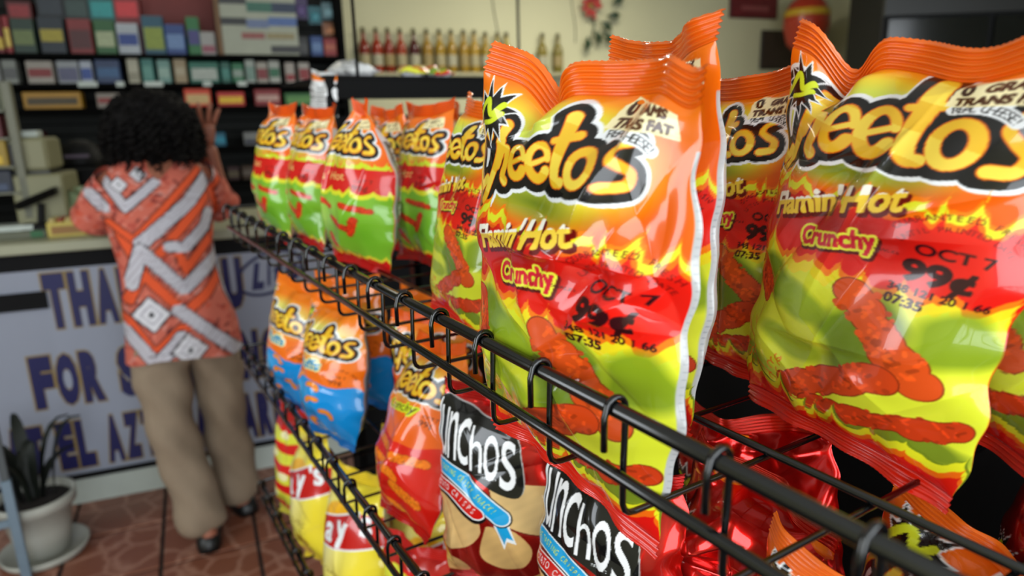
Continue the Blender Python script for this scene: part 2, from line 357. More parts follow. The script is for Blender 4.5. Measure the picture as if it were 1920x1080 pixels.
def art_lime():
    A = Art(base=ORG); al = (slice(None), slice(None)); A.a[..., :3] = A.grad(16, 25, (.95, .38, .06), (.98, .48, .08))
    d = np.hypot((A.X-6.8)/6.8, (A.Y-19.3)/3.4); A.put(al, np.clip((1.2-d)*1.6, 0, 1), (.85, .80, .30))
    snack_logo(A, 0.4, 18.6, 1.0)
    A.poly(flames(0, 15, 16.7, 1.3, 8, 5, 10.), (.80, .86, .14)); A.poly(flames(0, 15, 15.9, 1.1, 8, 5, 10.), RED)
    A.poly(np.array([(0, 0), (15, 0), (15, 16.0), (0, 16.0)]), (.84, .08, .07))
    A.text("Flamin' Hot", 1.4, 13.6, 1.9, (.95, .85, .5), .03, .28, .06, .86); A.text("OCT 7", 10.4, 13.8, .8, (.25, .03, .03), .02); A.text("99\u00a2", 10.2, 12.5, 1.4, (.25, .03, .03), .04)
    A.poly(flames(0, 15, 12.3, 1.2, 8, 9, 0), (.88, .88, .16)); A.poly(flames(0, 15, 11.5, 1.0, 8, 9, 0), (.50, .74, .18))
    for cx, cy, r, c in ((4, 7.5, 3.6, (.78, .88, .52)), (11, 5, 3.5, (.40, .66, .12)), (7, 9.5, 2.5, (.66, .82, .38))):
        d = np.hypot((A.X-cx)/r, (A.Y-cy)/r); A.put(al, np.clip(1.1-d, 0, 1)*.7, c)
    for i, q in enumerate(((4.4, 10.6, 6.6, 9.4), (8.8, 10.0, 12.4, 9.4), (6.6, 7.6, 9.4, 6.2), (1.8, 6.8, 3.6, 4.6), (5.9, 4.6, 6.6, 2.6), (10.6, 7.8, 9.8, 5.2), (2.6, 10.0, 3.2, 8.2))): stick(A, *q, .48, (.83, .20, .07), i)
    A.poly(flames(0, 15, 1.6, .9, 9, 12, 0), (.90, .84, .2)); A.poly(flames(0, 15, 1.1, .8, 9, 12, 0), (.84, .07, .07)); burst(A, 1.2, 22.8, 1.5)
    A.poly(np.array([(9.4, 22.4), (9.6, 24.2), (13.4, 24.0), (13.5, 22.3)]), (.98, .93, .72)); A.text("0 GRAMS", 9.7, 23.3, .75, (.3, .15, .04), .03); A.text("TRANS FAT", 9.6, 22.5, .72, (.3, .15, .04), .03)
    return A
def art_puffs():
    A = Art(base=ORG); al = (slice(None), slice(None)); A.a[..., :3] = A.grad(8, 25, (.96, .42, .05), (.98, .52, .08))
    d = np.hypot((A.X-6.8)/7.2, (A.Y-18.9)/3.6); A.put(al, np.clip((1.25-d)*1.6, 0, 1), (.93, .88, .45))
    snack_logo(A, 0.4, 16.6, 1.0)
    A.poly(curve([(0, 0), (0, 11.5), (3, 12.2), (7, 11.2), (11, 10.4), (15, 10.2), (15, 0)]), (.05, .56, .86))
    d = np.hypot((A.X-4)/4.5, (A.Y-8)/5); A.put(A.box(0, 0, 15, 10.2), (np.clip(1.1-d, 0, 1)*.6)[A.box(0, 0, 15, 10.2)], (.40, .76, .95))
    A.text("Puffs", 4.3, 13.2, 2.6, (.96, .93, .62), .02, .1, 0, .95, out=.34); A.text("Puffs", 4.3, 13.2, 2.6, (.12, .55, .75), .02, .1, 0, .95, out=.08)
    rg = random.Random(3)
    for x, y, a in ((3, 11.2, 50), (5.5, 10.6, 80), (7.8, 9.2, 20), (4.5, 7.4, 110), (8.2, 6.6, 60), (6.0, 4.6, 140), (9.8, 4.4, 10), (3.0, 3.2, 40), (8.0, 2.4, 100), (1.6, 6.2, 80)):
        P = ell(x, y, 1.2, 1.2, a, a+95, 7); A.stroke([(P, .42)], (.78, .34, .05), .05); A.stroke([(P, .36)], (.98, .58, .18))
    for k in range(9):
        x = rg.uniform(.6, 4); y = rg.uniform(3, 9); A.stroke([(np.array([(x, y), (x+.4, y+.9)]), .16)], (.90, .94, .97))
    A.arc("UNTIL PRINTED DATE", 12., 11.6, 2.2, math.radians(160), math.radians(20), .5, (.4, .1, .02), .01); A.text("OCT 7", 10.9, 12.3, .7, (.3, .08, .02), .02); A.text("99\u00a2", 10.7, 11.2, 1.2, (.25, .05, .02), .05)
    burst(A, 1.2, 22.8, 1.5); return A
def art_crunchy():
    A = Art(base=ORG); al = (slice(None), slice(None)); A.a[..., :3] = A.grad(10, 25, (.93, .36, .05), (.97, .50, .08))
    d = np.hypot((A.X-6.8)/7.2, (A.Y-20.)/3.2); A.put(al, np.clip((1.25-d)*1.6, 0, 1), (.93, .85, .40))
    snack_logo(A, 0.4, 18.0, 1.0)
    A.text("Crunchy", 4.4, 15.2, 1.7, LIME, .02, .15, .05, out=.24); A.text("Crunchy", 4.4, 15.2, 1.7, (.25, .12, .02), .02, .15, .05)
    A.text("OCT 7", 11., 15.2, .7, (.4, .12, .02), .02); A.text("99\u00a2", 10.8, 14.1, 1.2, (.3, .08, .02), .05)
    A.poly(curve([(0, 0), (0, 14.2), (3, 13.4), (7, 11.2), (11, 10.8), (15, 11.2), (15, 0)]), (.85, .09, .04))
    for i, q in enumerate(((3, 11.4, 7.4, 9.6), (8, 8.6, 12.6, 9.2), (4.2, 8.0, 9.4, 6.0), (2.2, 5.4, 6.0, 3.2), (9.0, 5.0, 12.4, 3.2), (6.2, 2.6, 9.8, 1.6), (1.2, 9.8, 2.2, 7.4))): stick(A, *q, .62, (.95, .47, .08), i)
    burst(A, 1.2, 23., 1.4); return A
def art_crisps():
    A = Art(base=(.78, .10, .06), metal=.75)
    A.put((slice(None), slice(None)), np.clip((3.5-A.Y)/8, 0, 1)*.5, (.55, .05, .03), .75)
    def chip(pts, c=(.86, .70, .46)):
        P = curve(list(pts)+[pts[0]], 6); A.poly(P-np.array([.12, .18]), (.45, .07, .03)); A.poly(P, lambda X, Y: np.array(c)[None, None]*(1+.06*np.sin(X*.9+Y*.6)+.02*np.sin(X*4.1-Y*3.3)*np.sin(Y*1.7))[..., None])
    chip([(8.2, 14.4), (11.5, 15.2), (15.2, 14.4), (15.2, 9.6), (12.6, 9.0), (9.2, 10.2)], (.87, .72, .48)); chip([(-.3, 13.0), (3, 13.0), (6.2, 10.8), (7.0, 8.0), (5.2, 5.4), (2.6, 4.2), (-.3, 5.4)])
    chip([(7.6, 9.0), (10.4, 9.2), (12.2, 7.0), (11.2, 4.2), (8.4, 3.2), (6.6, 4.6)], (.84, .67, .42)); chip([(-.3, 3.4), (2.4, 3.2), (4.6, 1.6), (3.0, .4), (-.3, .2)], (.80, .62, .38)); chip([(11.8, 2.8), (14.4, 4.6), (15.3, 2.2), (13.2, .4)], (.80, .62, .38))
    KX = np.array([.74, 1.])
    blob = curve([(0, 24.2), (2, 24.8), (6, 24.2), (10, 23.2), (13.6, 22.4), (15.2, 19.6), (14.8, 13.4), (8, 15.4), (4, 15.8), (0, 16.6), (0, 21.5)])*KX; A.poly(blob+np.array([.12, .15]), (.75, .75, .75), .3); A.poly(blob, (.05, .05, .05), .1)
    x = -1.6
    for ch, w, h, y in (('M', 3.0, 8.8, 16.6), ('u', 2.1, 7.6, 16.8), ('n', 2.1, 7.4, 16.7), ('c', 1.9, 7.2, 16.4), ('h', 2.1, 7.0, 15.9), ('o', 2.3, 6.8, 15.2), ('s', 2.2, 7.4, 14.3)):
        T = text_contours(ch, .07, .05); P = np.concatenate(T); mn = P.min(0); mx = P.max(0); w *= .80
        A.poly([(L-mn)/(mx-mn)*np.array([w*.92, h*.86])+np.array([x, y]) for L in T], (.97, .97, .98)); x += w*1.0
    A.text("BRAND", 7.2, 15.3, .5, WHT, .02)
    rib = [(-.5, 15.2), (3.5, 15.2), (8, 13.7), (12.4, 10.6)]; rc = curve(rib)*KX
    A.poly(np.array([(10.8, 11.4), (12.6, 6.2), (13.3, 7.6), (14.6, 7.4), (13.2, 10.9)])*KX, WHT); A.poly(np.array([(11.2, 11.2), (12.7, 6.9), (13.3, 8.1), (14.2, 7.9), (12.9, 10.6)])*KX, (.10, .63, .86))
    A.stroke([(rc, 1.0)], BLK, .28); A.stroke([(rc, 1.0)], WHT, .12); A.stroke([(rc, .95)], (.10, .63, .86))
    s_ = "GREAT TASTING CRISPY SNACK!"
    for i, ch in enumerate(s_):
        q = .3+(i+.5)/len(s_)*(len(rc)-2.5); j = int(q); p = rc[j]+(rc[j+1]-rc[j])*(q-j); an = math.atan2(*(rc[j+1]-rc[j])[::-1])
        if ch != ' ': A.text(ch, p[0]+.3*math.sin(an), p[1]-.36*math.cos(an), 1.15, (.90, .92, .20), .03, 0, an, .42, True)
    lb = np.array([(.2, 12.7), (3.2, 12.6), (6.7, 10.6)]); lc = curve(lb); A.stroke([(lc, .85)], BLK, .30, dx=-.1, dy=-.3); A.stroke([(lc, .85)], WHT, .1); A.stroke([(lc, .78)], (.80, .08, .06))
    s_ = "POTATO CRISPS"
    for i, ch in enumerate(s_):
        q = .1+(i+.5)/len(s_)*(len(lc)-1.3); j = int(q); p = lc[j]+(lc[j+1]-lc[j])*(q-j); an = math.atan2(*(lc[j+1]-lc[j])[::-1])
        if ch != ' ': A.text(ch, p[0]+.3*math.sin(an), p[1]-.36*math.cos(an), 1.15, WHT, .05, 0, an, .56, True)
    return A
def art_yellow():
    A = Art(base=(.95, .86, .22)); al = (slice(None), slice(None)); m = np.clip(.9-np.hypot((A.X-4)/9, (A.Y-15)/14), 0, 1); A.put(al, m*1.1, (.97, .95, .80))
    d = np.hypot((A.X-7.5)/4.2, (A.Y-17.6)/4.0); A.put(al, np.clip((1-d)*8, 0, 1), (.98, .72, .12))
    rib = curve([(.6, 13.6), (4, 15.4), (8, 16.4), (14.2, 19.0)]); A.stroke([(rib, np.linspace(2.0, 2.9, len(rib)))], WHT, .3); A.stroke([(rib, np.linspace(2.0, 2.9, len(rib)))], (.78, .08, .07))
    for ch, x, y, sz in (("L", 1.2, 13.0, 6.4), ("a", 4.8, 14.0, 6.2), ("y", 7.8, 15.4, 6.2), ("'", 10.8, 17.2, 5.0), ("s", 11.6, 17.2, 6.2)): A.text(ch, x, y, sz, WHT, .03, .1, .16, .80, out=.18)
    A.text("CLASSIC", 5.0, 8.4, 1.3, (.55, .42, .05), .02); A.poly(ell(7.5, 5.2, 2.4, 1.0, 0, 360, 24), (.80, .66, .12)); A.text("POTATO CHIPS", 5.4, 4.9, .55, (.4, .3, .05), .02)
    for x, y in ((3, 1.2), (7, 1.8), (11, 1.2)): A.poly(ell(x, y, 2.2, 1.2, 0, 360, 20), (.93, .74, .30))
    return A
def art_stripes():
    A = Art(base=(.88, .88, .25)); al = (slice(None), slice(None))
    for i, y in enumerate((22, 17.2, 12.4, 7.6, 2.8)):
        A.poly(curve([(0, y-1.4), (4, y-.2), (9, y-1.2), (15, y), (15, y+2.2), (9, y+1.0), (4, y+2.0), (0, y+.8)]), (.86, .10, .10))
        A.poly(ell(5+i % 2*4, y+3, 1.6, 1.0, 0, 360, 18), (.97, .93, .72))
    A.poly(np.array([(0, 21.5), (15, 22.8), (15, 25), (0, 25)]), (.72, .12, .10)); return A
def art_foil():
    A = Art(base=(.80, .07, .04), metal=.85); burst(A, 2.2, 17.4, 2.2, 12, 9)
    A.poly(np.array([(0, 0), (15, 0), (15, 12), (0, 12)]), (.70, .05, .03), .8); return A
def art_ember():
    A = Art(base=(.80, .26, .05)); A.a[..., :3] = A.grad(14, 25, (.62, .14, .04), (.90, .40, .06)); burst(A, 3.6, 22.6, 2.6, 12, 5); burst(A, 9.6, 22.9, 2.4, 12, 8)
    snack_logo(A, .4, 16.2, .98); A.poly(np.array([(0, 0), (15, 0), (15, 13), (0, 13)]), (.75, .12, .05)); return A
def art_back():
    A = Art(15, 25, 26, base=(.86, .86, .86))
    A.poly(np.array([(0, 22.6), (15, 22.6), (15, 25), (0, 25)]), ORG); dk = (.12, .12, .13)
    y = 19.6
    A.stroke([(np.array([(.7, 2), (.7, 20.6)]), .03), (np.array([(6.3, 2), (6.3, 20.6)]), .03), (np.array([(.7, 20.6), (6.3, 20.6)]), .03)], dk)
    for i, tx in enumerate(("Nutrition Facts", "Serving Size 1 oz.", "Amount Per Serving", "Calories 170", "Calories from Fat 100", "Total Fat 11g", " Saturated Fat 2g", " Trans Fat 0g", "Cholesterol 0mg", "Sodium 250mg", "Total Carbohydrate 15g", " Dietary Fiber 1g", " Sugars 1g", "Protein 1g", "Vitamin A 0%", "Calcium 0%")):
        big = i in (0,); A.text(tx, .85, y, 1.0 if big else .78, dk, .03 if not tx.startswith(' ') else .005, 0, 0, .9); y -= 1.12
        A.stroke([(np.array([(.8, y+.85), (6.2, y+.85)]), .08 if i in (1, 4) else .02)], dk)
    for k in range(26):
        A.stroke([(np.array([(7.4, 20.5-k*.7), (7.4+4.5+2*math.sin(k*2.1), 20.5-k*.7)]), .10)], (.45, .45, .46))
    return A
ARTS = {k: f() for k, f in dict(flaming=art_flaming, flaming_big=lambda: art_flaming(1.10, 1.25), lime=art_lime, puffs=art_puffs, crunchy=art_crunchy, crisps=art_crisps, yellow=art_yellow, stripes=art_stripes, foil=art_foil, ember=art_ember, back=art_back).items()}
SEAL = dict(flaming_big=((.95, .42, .05), (.88, .14, .05)), flaming=((.95, .42, .05), (.88, .14, .05)), lime=((.93, .36, .06), (.80, .07, .07)), puffs=(ORG, (.05, .45, .75)), crunchy=((.93, .38, .05), (.80, .08, .04)),
            crisps=((.75, .08, .05), (.70, .07, .05)), yellow=((.95, .83, .2), (.95, .83, .2)), stripes=((.80, .12, .1), (.85, .8, .25)), foil=((.85, .15, .05), (.7, .06, .04)), ember=((.95, .42, .06), (.7, .15, .05)))
SEALMETAL = dict(crisps=.75, foil=.8)

# ---------------------------------------------------------------- snack bags
def chip_bag(art, label, pos, ypr, s=1., res=(90, 140), seed=1, D=.060, pinch=0., creases=(), top_bend=.0, wave=.006, name='chip_bag', group='snack bags on the wire rack', rough=1.0, bot_bend=0., hs=.017, slump=0., wid=.07, dips=()):
    rg = random.Random(seed*7919+5); W, H = .15*s, .25*s; hb = .011*s; hs = hs*s
    root = thing(name, label, 'snack bag', (pos[0], pos[1], pos[2]+HC), group=group)
    yw, pt, rl = [math.radians(v) for v in ypr]
    root.rotation_euler = (Matrix.Rotation(-math.pi/2+yw, 3, 'Z') @ Matrix.Rotation(pt, 3, 'X') @ Matrix.Rotation(rl, 3, 'Y')).to_euler()
    # crease list in metres on the panel: (x, z, angle, length, width, height)
    CR = [(rg.uniform(-.45, .45)*W, rg.uniform(.12, .9)*H, rg.uniform(0, math.pi), rg.uniform(.02, .06), rg.uniform(.004, .010), rg.choice((-1, 1))*rg.uniform(.001, .0032)*rough) for _ in range(15)]
    for (u, v, an, ln, wd, ht) in creases: CR.append((u*W, v*H, math.radians(an), ln, wd, ht))
    ph = [rg.uniform(0, 6.28) for _ in range(8)]; kk = rg.choice((5, 6, 7))
    def seal_y(S, top): return (wave*np.sin(S*2.6+ph[0])+.4*wave*np.sin(S*6+ph[1])) if top else .5*wave*np.sin(S*3.1+ph[2])
    def width(T, p): return W/2*1.03*(1+wid*p)*(1-pinch*np.clip((T-.55)/.45, 0, 1)**1.6)
    def surf(S, T, side):
        q = np.abs(2*T-1); p = np.clip(1-q**2.7, 0, 1)**.72; p = p*(1.08-.22*(T-.3))
        c = np.clip(1-np.abs(S)**2.3, 0, 1)**.78
        x = S*width(T, p)*1.0; z = hb+T*(H-hs-hb)
        z = z+(.010*s*np.clip((T-.75)/.25, 0, 1)**2*(np.abs(S)**2-.5)); z = z-(.006*s*np.clip((.2-T)/.2, 0, 1)**2*(np.abs(S)**2-.5))
        y = -side*D/2*s*p*c
        ty, by = seal_y(S, True), seal_y(S, False)
        y = y+ty*np.clip((T-.6)/.4, 0, 1)**2+by*np.clip((.35-T)/.35, 0, 1)**2
        y = y+top_bend*np.clip((T-.7)/.3, 0, 1)**2+bot_bend*np.clip((.3-T)/.3, 0, 1)**2-slump*np.sin(T*math.pi)
        for (s0_, dd, ww) in dips:
            gq = np.exp(-((S-s0_)/ww)**2)*np.clip((T-.83)/.17, 0, 1)**1.4; z = z-dd*gq; y = y+.5*dd*gq
        # pleats running in from both seals
        am = .0034*rough; f1 = np.exp(-(1-T)/.13)*np.clip((1-T)/.02, 0, 1); f0 = np.exp(-T/.10)*np.clip(T/.02, 0, 1)
        pl = np.sin(S*kk+ph[3])+.7*np.sin(S*kk*1.9+ph[4]); pl2 = np.sin(S*kk+ph[5])+.7*np.sin(S*kk*2.2+ph[6])
        y = y-side*am*(f1*pl+f0*pl2)*c
        # soft dents and sharp creases
        dn = .0022*rough*(np.sin(x*38+z*31+ph[7])*np.sin(z*42-x*17+ph[0])+.6*np.sin(x*71-z*58+ph[1]))
        edge = np.clip(c*2.2, 0, 1)
        for (cx, cz, an, ln, wd, ht) in CR:
            dx, dz = x-cx, z-cz; al = dx*math.cos(an)+dz*math.sin(an); d = -dx*math.sin(an)+dz*math.cos(an)
            dn = dn+ht*np.exp(-np.abs(d)/wd)*np.exp(-(al/ln)**2)+ht*.5*np.tanh(d/wd*1.4)*np.exp(-(d/(4*wd))**2)*np.exp(-(al/ln)**2)
        y = y-side*dn*edge*np.clip(np.minimum(T, 1-T)*14, 0, 1)
        # side edges waver a little
        x = x+np.sign(S)*np.abs(S)**6*(.0022*np.sin(T*17+ph[2])+.0016*np.sin(T*41+ph[3]))
        return np.stack([x, y, z], -1)
    nx, ny = res
    Sx = np.sin(np.linspace(-1, 1, nx)*math.pi/2*.999); Sx = .55*Sx+.45*np.linspace(-1, 1, nx)
    S, T = np.meshgrid(Sx, np.linspace(0, 1, ny)); F = surf(S, T, 1)
    # arc-length across the front gives the print coordinate
    d = np.sqrt((np.diff(F[ny//2], axis=0)**2).sum(1)); U = np.concatenate([[0], np.cumsum(d)])/d.sum()
    Ug = np.broadcast_to(U, S.shape)
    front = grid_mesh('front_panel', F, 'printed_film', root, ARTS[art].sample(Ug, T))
    nb = max(20, nx//5); Sb, Tb = np.meshgrid(np.linspace(-1, 1, nb), np.linspace(0, 1, ny)); Bk = surf(Sb, Tb, -1)
    back = grid_mesh('back_panel', Bk, 'printed_film', root, ARTS['back'].sample(1-(Sb+1)/2, Tb), True)
    # crimped seals
    ct, cb = [np.array([*lin(c), SEALMETAL.get(art, 0.)]) for c in SEAL[art]]
    ns = max(40, nx//2)
    for top, hh, col, nm in ((True, hs, ct, 'top_seal'), (False, hb, cb, 'bottom_seal')):
        Ss = np.linspace(-1, 1, ns); T1 = np.full(ns, 1. if top else 0.); base = surf(Ss, T1, 1)
        nr = 33 if top else 17; rows = []
        for j in range(nr):
            t = j/(nr-1); q = base.copy(); q[:, 2] += (t*hh if top else -t*hh)*(1+.02*np.sin(Ss*150)*(j == nr-1))
            lean = (top_bend*3.0 if top else bot_bend*2.)*t*hh/.02
            q[:, 1] += lean*.3+(.0011*math.sin(j*math.pi/3))*s+.003*s*t*np.sin(Ss*5+ph[4])+.0016*s*t*np.sin(Ss*13+ph[5]); rows.append(q)
        P = np.stack(rows)
        Pf = P.copy(); Pf[..., 1] -= .0004; Pb = P.copy(); Pb[..., 1] += .0004
        PP = np.concatenate([Pf, Pb[::-1]], 0); C = np.broadcast_to(col, PP.shape[:2]+(4,)).copy()
        C[..., :3] *= (.92+.08*np.sin(np.arange(PP.shape[0])*math.pi))[:, None, None]
        grid_mesh(nm, PP, 'printed_film', root, C, not top)
    return root

# ================================================================ the shop
mat('plaster', (.74, .73, .60), .8, vary=.05, scale=3, bump=.05); mat('ceiling_white', (.80, .80, .77), .85, vary=.03)
mat('grout', (.14, .11, .10), .9, bump=.2, scale=60)
def tile_mat():
    m = bpy.data.materials.new('glazed_tile'); m.use_nodes = True; N = m.node_tree.nodes; L = m.node_tree.links; p = N['Principled BSDF']
    g = N.new('ShaderNodeNewGeometry'); v = N.new('ShaderNodeTexVoronoi'); v.feature = 'DISTANCE_TO_EDGE'; v.inputs['Scale'].default_value = 9
    nz = N.new('ShaderNodeTexNoise'); nz.inputs['Scale'].default_value = 5; nz.inputs['Detail'].default_value = 5
    ad = N.new('ShaderNodeVectorMath'); ad.operation = 'MULTIPLY_ADD'; ad.inputs[1].default_value = (.12, .12, .12)
    L.new(g.outputs['Position'], nz.inputs['Vector']); L.new(nz.outputs['Color'], ad.inputs[0]); L.new(g.outputs['Position'], ad.inputs[2]); L.new(ad.outputs[0], v.inputs['Vector'])
    r = N.new('ShaderNodeValToRGB'); r.color_ramp.elements[0].position = .0; r.color_ramp.elements[1].position = .09
    r.color_ramp.elements[0].color = (*lin((.66, .47, .39)), 1); r.color_ramp.elements[1].color = (*lin((.52, .31, .23)), 1); L.new(v.outputs['Distance'], r.inputs[0])
    mx = N.new('ShaderNodeMix'); mx.data_type = 'RGBA'; mx.blend_type = 'MULTIPLY'; mx.inputs[0].default_value = .5
    L.new(r.outputs[0], mx.inputs[6]); L.new(nz.outputs['Color'], mx.inputs[7]); L.new(r.outputs[0], p.inputs['Base Color'])
    p.inputs['Roughness'].default_value = .32; MATS['glazed_tile'] = m
tile_mat()
ROOM = (-2.4, 6.6, -2.4, 6.4, 2.9)
fl = MB().box(ROOM[0], ROOM[1], ROOM[2], ROOM[3], -.06, -.006).build('floor', 'grout'); tag(fl, 'brown glazed tile floor with dark joints', kind='structure')
TS = .305; tm = MB().box(-.1465, .1465, -.1465, .1465, -.010, 0, .003); tile_me = None
tr = math.radians(-7)
for i in range(-6, 10):
    for j in range(-5, 6):
        lx, ly = .195+(i-1)*TS+.0, 2.42+j*TS
        x = .195+(i-1)*TS*math.cos(tr)-j*TS*math.sin(tr); y = 2.46+(i-1)*TS*math.sin(tr)+j*TS*math.cos(tr)
        if tile_me is None:
            o = tm.build('tile', 'glazed_tile', fl); tile_me = o.data
        else: o = link(bpy.data.objects.new('tile', tile_me), fl)
        o.location = (x, y, 0); o.rotation_euler = (0, 0, tr)
tag(MB().box(ROOM[0], ROOM[1], ROOM[2], ROOM[3], ROOM[4], ROOM[4]+.1).build('ceiling', 'ceiling_white'), 'white shop ceiling', kind='structure')
def rotated(o, a=0., b=0., z=0.): o.location = cpt(a, b, z); o.rotation_euler = (0, 0, -TH); return o
WB = 2.75
bw = rotated(MB().box(-4.5, 9.5, 0, .12, 0, ROOM[4]).build('wall_back', 'plaster'), 0, WB); tag(bw, 'cream painted back wall of the shop', kind='structure')
tag(MB().box(ROOM[1], ROOM[1]+.12, ROOM[2], ROOM[3], 0, ROOM[4]).build('wall_right', 'plaster'), 'cream right wall of the shop', kind='structure')
def wall_with_hole(name, along, fixed, lo, hi, h0, h1, z0, z1, label):
    mb = MB()
    for a0, a1, b0, b1 in ((lo, h0, 0, ROOM[4]), (h1, hi, 0, ROOM[4]), (h0, h1, 0, z0), (h0, h1, z1, ROOM[4])):
        if along == 'x': mb.box(a0, a1, fixed-.12, fixed, b0, b1)
        else: mb.box(fixed-.12, fixed, a0, a1, b0, b1)
    return tag(mb.build(name, 'plaster'), label, kind='structure')
wall_with_hole('wall_front', 'x', -2.4, ROOM[0], ROOM[1], -2.2, 3.4, .40, 2.62, 'cream shop front wall behind the camera')
wall_with_hole('wall_left', 'y', -2.4, ROOM[2], ROOM[3], .5, 1.7, .82, 2.48, 'cream left wall with a window')
mat('window_aluminium', (.55, .56, .57), .35, .8)
gm = bpy.data.materials.new('window_glass'); gm.use_nodes = True; gp = gm.node_tree.nodes['Principled BSDF']; gp.inputs['Transmission Weight'].default_value = 1; gp.inputs['Roughness'].default_value = .02; gp.inputs['IOR'].default_value = 1.1; MATS['window_glass'] = gm
def window(name, along, fixed, h0, h1, z0, z1, n, label):
    mb = MB(); w = .025
    B = (lambda a0, a1, b0, b1, d0, d1: mb.box(a0, a1, fixed+d0, fixed+d1, b0, b1)) if along == 'x' else (lambda a0, a1, b0, b1, d0, d1: mb.box(fixed+d0, fixed+d1, a0, a1, b0, b1))
    for k in range(n+1):
        c = h0+(h1-h0)*k/n; B(max(h0, c-w), min(h1, c+w), z0, z1, -.09, -.03)
    B(h0, h1, z0, z0+.05, -.09, -.03); B(h0, h1, z1-.05, z1, -.09, -.03)
    f = tag(mb.build(name, 'window_aluminium'), label, kind='structure')
    for k in range(n):
        g = MB(); c0 = h0+(h1-h0)*k/n+w; c1 = h0+(h1-h0)*(k+1)/n-w
        if along == 'x': g.box(c0, c1, fixed-.064, fixed-.058, z0+.05, z1-.05)
        else: g.box(fixed-.064, fixed-.058, c0, c1, z0+.05, z1-.05)
        g.build('pane', 'window_glass', f)
window('window_1', 'x', -2.4, -2.2, 3.4, .40, 2.62, 4, 'wide shop front window with four panes')
window('window_2', 'y', -2.4, .5, 1.7, .82, 2.48, 2, 'two-pane side window of the shop')
# ceiling lamps added out of view to brighten the back of the shop
mat('added_lamp_housing', (.85, .85, .84), .5); mat('added_lamp_tube', (.95, .97, .95), .4, emit=(1., .97, .86, 6.0))
for (x, y, where, pw) in ((.4, 4.4, 'over the counter shelves', 2), (3.0, 3.6, 'over the bottle wall', 60)):
    t = thing('added_ceiling_lamp', 'added unseen white fluorescent ceiling lamp '+where, 'lamp', (x, y, ROOM[4]))
    MB().box(-.65, .65, -.12, .12, -.07, 0, .01).build('housing', 'added_lamp_housing', t)
    ll = bpy.data.lights.new('added_lamp_light', 'AREA'); ll.shape = 'RECTANGLE'; ll.size = 1.2; ll.size_y = .2; ll.energy = pw; ll.color = (1., .95, .80); lo_ = link(bpy.data.objects.new('added_lamp_light', ll), t); lo_.location = (0, 0, -.105)
    for dy in (-.06, .06): MB().tube([(-.6, dy, -.085), (.6, dy, -.085)], .014, 10).build('tube', 'added_lamp_tube', t, True)

# ================================================================ wire rack with three baskets
XF = .238; PIT = .0762; Y0 = .126
mat('black_wire', (.02, .022, .025), .16, .0, vary=.1, scale=30, spec=.7); mat('black_panel', (.02, .02, .022), .8, spec=.2)
YS = [Y0+PIT*i for i in range(-6, 19)]; YA, YB = YS[0]-.03, YS[-1]+.012; XB = .625
rack = thing('display_rack', 'black metal rack frame carrying three wire baskets of snack bags', 'rack', (XB+.03, (YA+YB)/2, 0))
hy = (YB-YA)/2
for sy in (-1, 1):
    MB().box(-.015, .015, sy*hy-.015, sy*hy+.015, .04, 1.33, .002).build('upright', 'black_wire', rack)
    MB().box(-.40, .06, sy*hy-.02, sy*hy+.02, 0, .04, .003).build('foot', 'black_wire', rack)
MB().box(.002, .014, -hy+.015, hy-.015, .10, 1.31).build('back_panel', 'black_panel', rack)  # added panel, its black stands in for the shade behind the bags
MB().box(-.015, .015, -hy+.015, hy-.015, 1.31, 1.335, .002).build('top_bar', 'black_wire', rack)
def basket(za, zb, zf, label, far=1.0):
    b = thing('wire_basket', label, 'basket', (XF, 0, zf+HC), group='wire baskets of the snack rack')
    A, B = za-zf, zb-zf
    MB().tube([(0, YA, A), (0, YB, A)], .0047, 12).build('top_rail', 'black_wire', b, True)
    MB().tube([(-.001, YA, B), (-.001, YB, B)], .0038, 12).build('lower_rail', 'black_wire', b, True)
    MB().tube([(.137, YA, .0045), (.137, YB, .0045)], .0030, 10).build('floor_rod', 'black_wire', b, True)
    MB().tube([(XB-XF-.012, YA, .0045), (XB-XF-.012, YB, .0045)], .0030, 10).build('floor_rod', 'black_wire', b, True)
    p = [(-.0085, 0, A-.024), (-.0085, 0, A-.004)]
    for a in np.linspace(180, 0, 9): p.append((.0072*math.cos(math.radians(a)), 0, A+.0002+.0072*math.sin(math.radians(a))))
    p += [(.0072, 0, A-.01), (.0062, 0, B), (.0062, 0, .008), (.0078, 0, .0035), (.011, 0, .0008), (.016, 0, 0), (.1, 0, 0), (XB-XF, 0, 0)]
    me = None
    for y in YS:
        if me is None: o = MB().tube(p, .0021, 8).build('hook_wire', 'black_wire', b, True); me = o.data
        else: o = link(bpy.data.objects.new('hook_wire', me), b)
        o.location = (0, y, 0)
    for y in (YA, YB):
        MB().tube([(0, y, A), (XB-XF, y, A)], .0035, 8).build('side_rail', 'black_wire', b, True)
        MB().tube([(0, y, B), (XB-XF, y, B)], .0028, 8).build('side_rail', 'black_wire', b, True)
        for xx in (.1, .2, .3): MB().tube([(xx, y, A), (xx, y, 0)], .002, 6).build('side_wire', 'black_wire', b, True)
    return b
basket(-.162, -.202, -.2325, 'uppermost black wire basket holding the large flame-printed bags')
basket(-.464, -.505, -.534, 'middle black wire basket holding blue puff and red crisp bags')
basket(-.788, -.828, -.858, 'lowest black wire basket holding yellow potato chip bags')

